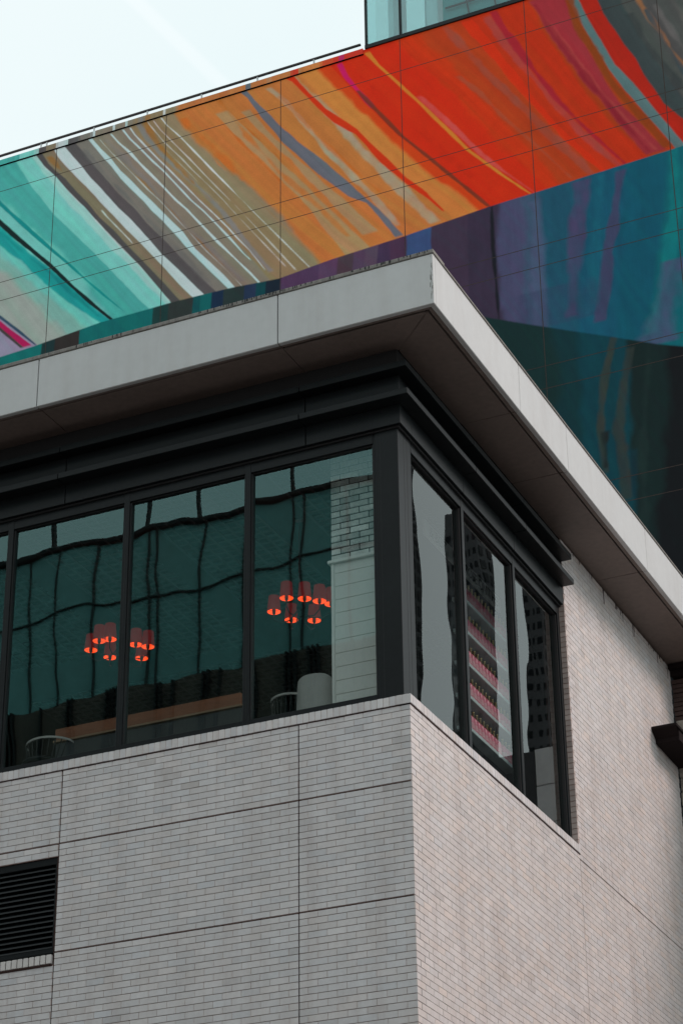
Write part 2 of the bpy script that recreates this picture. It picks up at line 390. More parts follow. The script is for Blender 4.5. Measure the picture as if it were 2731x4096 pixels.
mulA = [-4.79 - 1.49 * 2, -4.79 - 1.49, -4.79, -3.305, -1.822]
edgesA = [(-9.2, mulA[0])] + list(zip(mulA, mulA[1:])) + [(mulA[-1], -.36 + .0)]
def window(name_parent, axis, s0, s1, tilt):
    """one glazed bay: frame as the window part, pane as its sub-part"""
    f = MB(); sgn = 1
    def bx(a, b, d0, d1, z0, z1, bev=.003, mi=0):
        if axis == 'A': f.bbox(a, b, YW + d0, YW + d1, z0, z1, bev, mi)
        else: f.bbox(XW - d1, XW - d0, a, b, z0, z1, bev, mi)
    bx(s0, s1, .004, .09, ZB, ZG0 - .006); bx(s0, s1, .004, .09, ZG1 + .012, ZH)
    bx(s0, s1, .030, .088, ZG0 - .006, ZG0 + .004, .001, 1); bx(s0, s1, .030, .088, ZG1, ZG1 + .012, .001, 1)
    bx(s0, s0 + .014, .022, .085, ZG0 + .004, ZG1, .001, 1); bx(s1 - .014, s1, .022, .085, ZG0 + .004, ZG1, .001, 1)
    w_ = f.build('window', [BLACK, BLACKER], BB)
    p = MB(); a, b = s0 + .014, s1 - .014; cx = (a + b) / 2; cz = (ZG0 + ZG1) / 2; hw, hh = (b - a) / 2, (ZG1 - ZG0 - .004) / 2
    if axis == 'A': p.box(-hw, hw, 0, .008, -hh, hh)
    else: p.box(-.008, 0, -hw, hw, -hh, hh)
    org = (cx, YW + .055, cz) if axis == 'A' else (XW - .055, cx, cz)
    o = p.build('pane', GLASS_A if axis == 'A' else GLASS_B, None)
    o.parent = w_; o.location = org
    o.rotation_euler = tilt
for i, (a, b) in enumerate(edgesA):
    window('street', 'A', a + (.035 if i else 0), b - (.035 if i < len(edgesA) - 1 else 0), (RNG.normal(0, .0009), 0, RNG.normal(0, .0009)))
for x in mulA:
    m = MB(); m.bbox(x - .035, x + .035, YW, YW + .12, ZB + .001, ZH - .001, .003); m.bbox(x - .0012, x + .0012, YW - .001, YW + .01, ZB + .09, ZH - .16, .0004, 1)
    m.build('mullion', [BLACK, BLACKER], BB)
mulB = [1.775, 3.325]
eB = [(.378, mulB[0] - .034), (mulB[0] + .034, mulB[1] - .034), (mulB[1] + .034, VE - .075)]
for i, (a, b) in enumerate(eB): window('side', 'B', a, b, (0, (.0, .0005, -.0005)[i], (.0005, .0, .0005)[i]))
for y in mulB:
    m = MB(); m.bbox(XW - .12, XW, y - .034, y + .034, ZB + .001, ZH - .001, .003); m.build('mullion', BLACK, BB)
m = MB(); m.bbox(XW - .12, XW, VE - .075, VE - .0125, ZB, ZH, .004); m.build('window_jamb', BLACK, BB)

# stepped black cornice: frieze, ledge, frieze, ledge, top band; ends on the side wall at the jamb
def wrap(mb, e_x, e_y, yend, z0, z1, dep=.3, mi=0, bev=.004, seamsA=(), seamsB=()):
    """L-shaped band with its outer planes at x=e_x and y=e_y, cut by thin seams"""
    xs = [-9.2] + sorted(seamsA) + [e_x]; gp = .005
    for i in range(len(xs) - 1):
        a = xs[i] + (gp if i else 0); b = xs[i + 1] - (gp if i < len(xs) - 2 else 0)
        mb.bbox(a, b, e_y, e_y + dep, z0, z1, bev, mi)
    ys = [e_y + dep] + sorted(seamsB) + [yend]
    for i in range(len(ys) - 1):
        a = ys[i] + (gp if i else 0); b = ys[i + 1] - (gp if i < len(ys) - 2 else 0)
        mb.bbox(e_x - dep, e_x, a, b, z0, z1, bev, mi)
sA, sB = [-4.068, -1.108], [1.69, 3.225]
co = MB()
wrap(co, -.045, .0, VE, 13.965, 13.985, .3, 1, .002)          # reveal above the frame heads
wrap(co, -.010, -.040, VE + .0, 13.985, 14.215, .3, 0, .004, sA, sB)
co.build('lower_frieze', [BLACK, BLACKER], BB)
co = MB(); wrap(co, .150, -.212, VE - .03, 14.215, 14.285, .36, 0, .004, sA, sB); co.build('lower_ledge', BLACK, BB)
co = MB(); wrap(co, -.012, -.048, VE - .0, 14.285, 14.562, .3, 0, .004, sA, sB); co.build('upper_frieze', BLACK, BB)
co = MB(); wrap(co, .135, -.198, VE - .02, 14.562, 14.636, .36, 0, .004, sA, sB); co.build('upper_ledge', BLACK, BB)
co = MB(); wrap(co, -.030, -.034, VE + .0, 14.636, 14.9, .3, 0, .004); co.build('top_band', BLACKER, BB)

# roof slab ---------------------------------------------------------------------
E0 = .672; ZF, ZT = 14.905, 15.52; YEND = 9.14
fa, fb = [-7.07, -4.10, -1.128], [1.782, 3.325, 6.21]
rf = MB(); gp = .006
xs = [-9.2] + fa + [E0]
for i in range(len(xs) - 1):
    a = xs[i] + (gp if i else 0); b = xs[i + 1] - (gp if i < len(xs) - 2 else 0)
    rf.bbox(a, b, -E0, -E0 + .06, ZF, ZT, .006)
ys = [-E0 + .06] + fb + [YEND]
for i in range(len(ys) - 1):
    a = ys[i] + (gp if i else .0005); b = ys[i + 1] - (gp if i < len(ys) - 2 else 0)
    rf.bbox(E0 - .06, E0, a, b, ZF, ZT, .006)
rn = random.Random(19)      # dirt run beside the corner seam
for k in range(26):
    z = rn.uniform(ZF + .12, ZT - .02); x = E0 - .004 - abs(rn.gauss(0, .018))
    rf.box(x - rn.uniform(.002, .007), x, -E0 - .0008, -E0 + .002, z - rn.uniform(.01, .07), z, 1)
roof = rf.build('roof_slab', [FASCIA, COPING], BB)
sf = MB(); gi = .552                      # soffit: narrow edge strip, shadow gap, big panels
zz = ZF + .012
for a, b in zip([-9.2] + [q + .006 for q in fa], [q - .006 for q in fa] + [E0 - .061]):
    sf.bbox(a, b, -E0 + .061, -gi - .009, zz, zz + .03, .003)
for a, b in zip([-gi - .006] + [q + .006 for q in fb], [q - .006 for q in fb] + [YEND]):
    sf.bbox(gi + .009, E0 - .061, a, b, zz, zz + .03, .003)
mt = gi - .009
for a, b in zip([-9.2] + [q + .006 for q in fa], [q - .006 for q in fa] + [None]):
    if b is None:   # mitred corner panels
        sf.poly([(a, -mt, zz), (mt - .006, -mt, zz), (-.02, .02, zz), (a, .02, zz)]); sf.poly([(a, -mt, zz + .03), (mt - .006, -mt, zz + .03), (-.02, .02, zz + .03), (a, .02, zz + .03)])
        bb = fb[0] - .006
        sf.poly([(mt, -mt + .006, zz), (mt, bb, zz), (-.035, bb, zz), (-.035, .04, zz)]); sf.poly([(mt, -mt + .006, zz + .03), (mt, bb, zz + .03), (-.035, bb, zz + .03), (-.035, .04, zz + .03)])
    else: sf.bbox(a, b, -mt, .02, zz, zz + .03, .003)
for a, b in zip([q + .006 for q in fb], [q - .006 for q in fb[1:]] + [YEND]):
    sf.bbox(-.035, mt, a, b, zz, zz + .03, .003)
sf.build('soffit', SOFFIT, roof)
gb = MB(); gb.box(-9.2, E0 - .07, -E0 + .07, YEND, zz + .045, ZT - .01); gb.build('slab_core', GAP, roof)
cp = MB(); rn = random.Random(2)
cp.bbox(-9.2, E0 + .012, -E0 - .012, -E0 + .3, ZT + .002, ZT + .05, .006); cp.bbox(E0 - .3, E0 + .012, -E0 + .3, YEND, ZT + .002, ZT + .03, .006)
# grime drips along the top edge of the front coping
x = -7.0
while x < E0 - .05:
    dens = .3 + .5 * math.sin(x * 2.1 + 1) * math.sin(x * .9)
    if rn.random() < dens: cp.box(x, x + rn.uniform(.004, .014), -E0 - .0145, -E0 - .0115, ZT + rn.uniform(.006, .03), ZT + .046, 1)
    x += rn.uniform(.008, .03)
cp.build('coping', [COPING, BLACKER], roof)
# building body and rooms (the shell behind the faces)
bd = MB()
bd.box(-9.2, -.32, .302, 9.1, 10.6, 10.84, 0); bd.box(-9.2, -.31, .302, 9.1, 14.62, 14.9, 1)
bd.box(-9.2, -.31, 8.8, 9.1, 10.84, 14.62, 1); bd.box(-9.2, -9.0, .302, 8.8, 10.84, 14.62, 1); bd.box(-9.2, -.31, 8.9, 9.1, 0, 10.6, 1); bd.box(-9.2, -9.0, .302, 8.9, 0, 10.6, 1)
bd.box(-.31, -.302, VE + .01, 8.8, 10.84, 14.62, 1)
bd.build('room_shell', [FLOORM, DARKIN], BB)
lt = MB()
for xa, xb, ya, yb in ((-8.9, -6.0, .5, 4.6), (-5.55, -4.35, .6, 5.2), (-3.95, -2.75, .5, 4.4), (-2.2, -.9, .8, 3.4), (-8.0, -1.2, 5.6, 7.2)):
    x = xa
    while x < xb: lt.box(x, x + .03, ya, yb, 14.50, 14.52); x += .15
    y = ya
    while y < yb: lt.box(xa, xb, y, y + .035, 14.5225, 14.54); y += .13
tag(lt.build('ceiling_lattice', LATT, BB))
# pillar inside the corner: white boarding below, old brick above
px0, px1, py0, py1 = -1.07, -.45, .50, .93
pl = MB(); rn = random.Random(21)
z = 10.84; zc = 12.80
while z < zc - .01:
    z1 = min(z + .154, zc); pl.bbox(px0 + .035, px1, py0, py1, z + .002, z1 - .002, .003); z = z1
pl.bbox(px0, px0 + .034, py0 - .012, py1 + .02, 10.84, zc, .003); pl.bbox(px0 - .03, px1 + .01, py0 - .04, py1 + .03, zc, zc + .035, .004)
pl.bbox(px0 + .01, px1 - .01, py0 + .02, py1 - .01, 10.84, zc, .002)
pil = pl.build('pillar_boarding', WHITE, BB)
pb = MB()
z = zc + .04
k = 0
OB = mat('painted_old_brick', (0.62, 0.63, 0.62), rough=0.9, var=0.5, vscale=9, bump=.004, bscale=30, attr=True)
while z < 14.45:
    off = (k % 2) * .11; x = px0 + .0 - off
    while x < px1:
        a, b = max(x, px0), min(x + .212, px1)
        if b - a > .03:
            v = rn.gauss(.95, .2); pb.bbox(a, b, py0 + rn.uniform(-.003, .003), py0 + .05, z + .0, z + .062, .004, 0, (v, v, v))
        x += .222
    z += .074; k += 1
for zz2 in range(k):
    v = .9
pb.box(px0 + .004, px1 - .004, py0 + .008, py1, zc + .036, 14.6, 1)
pb.build('pillar_brickwork', [OB, RUST_SHADE], BB)

# ================================================================== MURAL BUILDING
YM = 14.46; MT = 31.98; MR = 2.4
MBD = empty('mural_building', (-8, YM, 0), 'tall building behind whose windowless wall carries a striped abstract mural, glass box on its roof', 'building')
UP_FILL=[((146,135,158),0.03,0.05,[(-14.15,27.01),(-15.06,27.94),(-16.25,29.22),(-19.54,33.47)]),((150,158,150),0.01,0.01,[(-14.13,27.03),(-14.57,27.5),(-15.06,27.99),(-16.98,29.94)]),((120,170,158),0.25,0.1,[(-13.49,27.07),(-13.89,27.58),(-14.51,28.42),(-15.14,29.19),(-16.45,30.8)]),((104,188,176),0.18,0.08,[(-12.94,27.08),(-13.93,28.15),(-14.54,28.86),(-15.17,29.54),(-16.47,31.02)]),((108,190,178),0.01,0.01,[(-12.3,27.07),(-12.77,27.59),(-13.35,28.24),(-13.89,28.93),(-14.7,29.82),(-15.23,30.44),(-16.55,32.09)]),((70,162,154),0.22,0.06,[(-12.38,27.04),(-12.99,28.17),(-13.8,29.23),(-14.35,29.85),(-14.73,30.29),(-15.26,30.93),(-15.93,31.89)]),((116,192,182),0.03,0.04,[(-12.11,27.87),(-12.39,28.23),(-12.83,28.84),(-13.43,29.57),(-13.84,30.1),(-14.09,30.46),(-14.46,31.01),(-14.63,31.31)]),((152,198,190),0.08,0.05,[(-12.13,28.44),(-12.85,29.4),(-13.46,30.21),(-13.8,30.67),(-14.01,30.99)]),((78,74,74),0.01,0.03,[(-11.09,27.22),(-11.27,27.48),(-11.77,28.23),(-12.24,28.83),(-12.52,29.21),(-13.16,30.11),(-13.53,30.58),(-13.9,31.11),(-14.2,31.48),(-14.41,31.81)]),((128,112,90),0.02,0.03,[(-10.85,27.16),(-11.0,27.36),(-11.32,27.79),(-11.68,28.29),(-12.08,28.82),(-12.43,29.31),(-12.77,29.72),(-13.12,30.23),(-13.44,30.67),(-13.66,30.98),(-13.88,31.23),(-14.09,31.51),(-14.26,31.81),(-14.35,31.92)]),((190,204,203),0.012,0.03,[(-10.48,27.04),(-10.75,27.38),(-11.01,27.73),(-11.38,28.24),(-11.77,28.78),(-12.12,29.22),(-12.47,29.7),(-12.78,30.11),(-12.87,30.24),(-13.14,30.62),(-13.38,30.92),(-13.66,31.3),(-13.86,31.61),(-13.96,31.81),(-14.05,31.97)]),((84,80,80),0.012,0.03,[(-10.26,27.07),(-10.58,27.49),(-10.87,27.87),(-11.27,28.35),(-11.55,28.78),(-11.75,29.06),(-12.01,29.42),(-12.34,29.83),(-12.5,30.07),(-12.76,30.43),(-13.01,30.77),(-13.25,31.15),(-13.5,31.5),(-13.68,31.78),(-13.83,31.97)]),((122,114,106),0.02,0.03,[(-9.98,27.05),(-10.17,27.28),(-10.5,27.74),(-10.9,28.24),(-11.31,28.8),(-11.63,29.21),(-11.93,29.66),(-12.17,29.97),(-12.39,30.26),(-12.66,30.64),(-12.88,30.98),(-13.02,31.2),(-13.17,31.44),(-13.4,31.75),(-13.53,31.95)]),((184,216,214),0.012,0.03,[(-9.72,27.05),(-10.07,27.5),(-10.35,27.87),(-10.64,28.26),(-11.0,28.78),(-11.29,29.19),(-11.55,29.51),(-11.77,29.84),(-12.0,30.14),(-12.31,30.55),(-12.55,30.95),(-12.73,31.2),(-12.95,31.55),(-13.1,31.78)]),((132,120,104),0.012,0.03,[(-9.57,27.04),(-9.87,27.46),(-10.18,27.85),(-10.51,28.26),(-10.82,28.77),(-11.12,29.17),(-11.37,29.5),(-11.58,29.78),(-11.73,29.98),(-12.01,30.36),(-12.32,30.75),(-12.56,31.14),(-12.81,31.47),(-13.0,31.76)]),((140,118,86),0.05,0.06,[(-8.99,27.23),(-10.1,28.92),(-11.27,30.58),(-11.81,31.3),(-12.09,31.77)]),((142,122,94),0.02,0.02,[(-8.01,27.1),(-9.21,28.75),(-9.62,29.32),(-9.88,29.68),(-10.19,30.11),(-10.53,30.61),(-10.92,31.16),(-11.25,31.57),(-11.38,31.79)]),((190,112,54),0.12,0.12,[(-7.84,27.23),(-8.66,28.53),(-9.36,29.45),(-10.13,30.41),(-10.55,30.88),(-11.09,31.86)]),((204,122,56),0.1,0.1,[(-5.17,27.5),(-5.61,28.1),(-6.52,29.24),(-6.94,29.92),(-7.72,31.06),(-8.26,31.9)]),((212,62,14),0.12,0.12,[(-4.45,27.3),(-4.7,27.61),(-5.23,28.22),(-5.91,29.07),(-6.51,29.96),(-7.03,30.74),(-7.46,31.28),(-7.91,31.97)]),((208,40,8),0.02,0.03,[(-4.26,27.34),(-4.87,28.1),(-5.36,28.73),(-6.04,29.54),(-6.93,30.87),(-7.53,31.84)]),((196,50,10),0.2,0.2,[(-3.15,27.38),(-3.94,28.61),(-4.62,29.79),(-5.43,31.05),(-6.03,31.93)]),((176,56,18),0.15,0.15,[(-2.92,27.51),(-3.53,28.58),(-4.16,29.69),(-4.86,30.85),(-5.59,31.94)]),((188,46,12),0.06,0.06,[(-2.05,27.44),(-2.85,28.69),(-3.35,29.49),(-3.81,30.35),(-4.33,31.29),(-4.68,31.92)]),((168,56,16),0.1,0.1,[(-1.18,27.55),(-1.96,28.78),(-2.5,30.02),(-3.03,31.19),(-3.27,31.94)]),((85,112,112),0.03,0.05,[(-0.63,27.52),(-0.96,28.14),(-1.46,29.08),(-1.76,29.71),(-2.03,30.45),(-2.3,31.19),(-2.45,31.64),(-2.44,31.85)]),((172,30,14),0.03,0.05,[(-0.45,27.54),(-0.71,28.06),(-1.01,28.62),(-1.31,29.24),(-1.63,29.77),(-1.85,30.44),(-2.08,31.06),(-2.23,31.55),(-2.22,31.77)]),((56,66,66),0.03,0.05,[(-0.37,28.04),(-0.76,28.58),(-1.05,29.25),(-1.23,29.79),(-1.46,30.3),(-1.76,31.05),(-1.85,31.41),(-1.91,31.65)]),((74,74,72),0.06,0.08,[(-0.3,28.43),(-0.7,29.29),(-1.07,30.16),(-1.39,31.24),(-1.47,31.49)])]
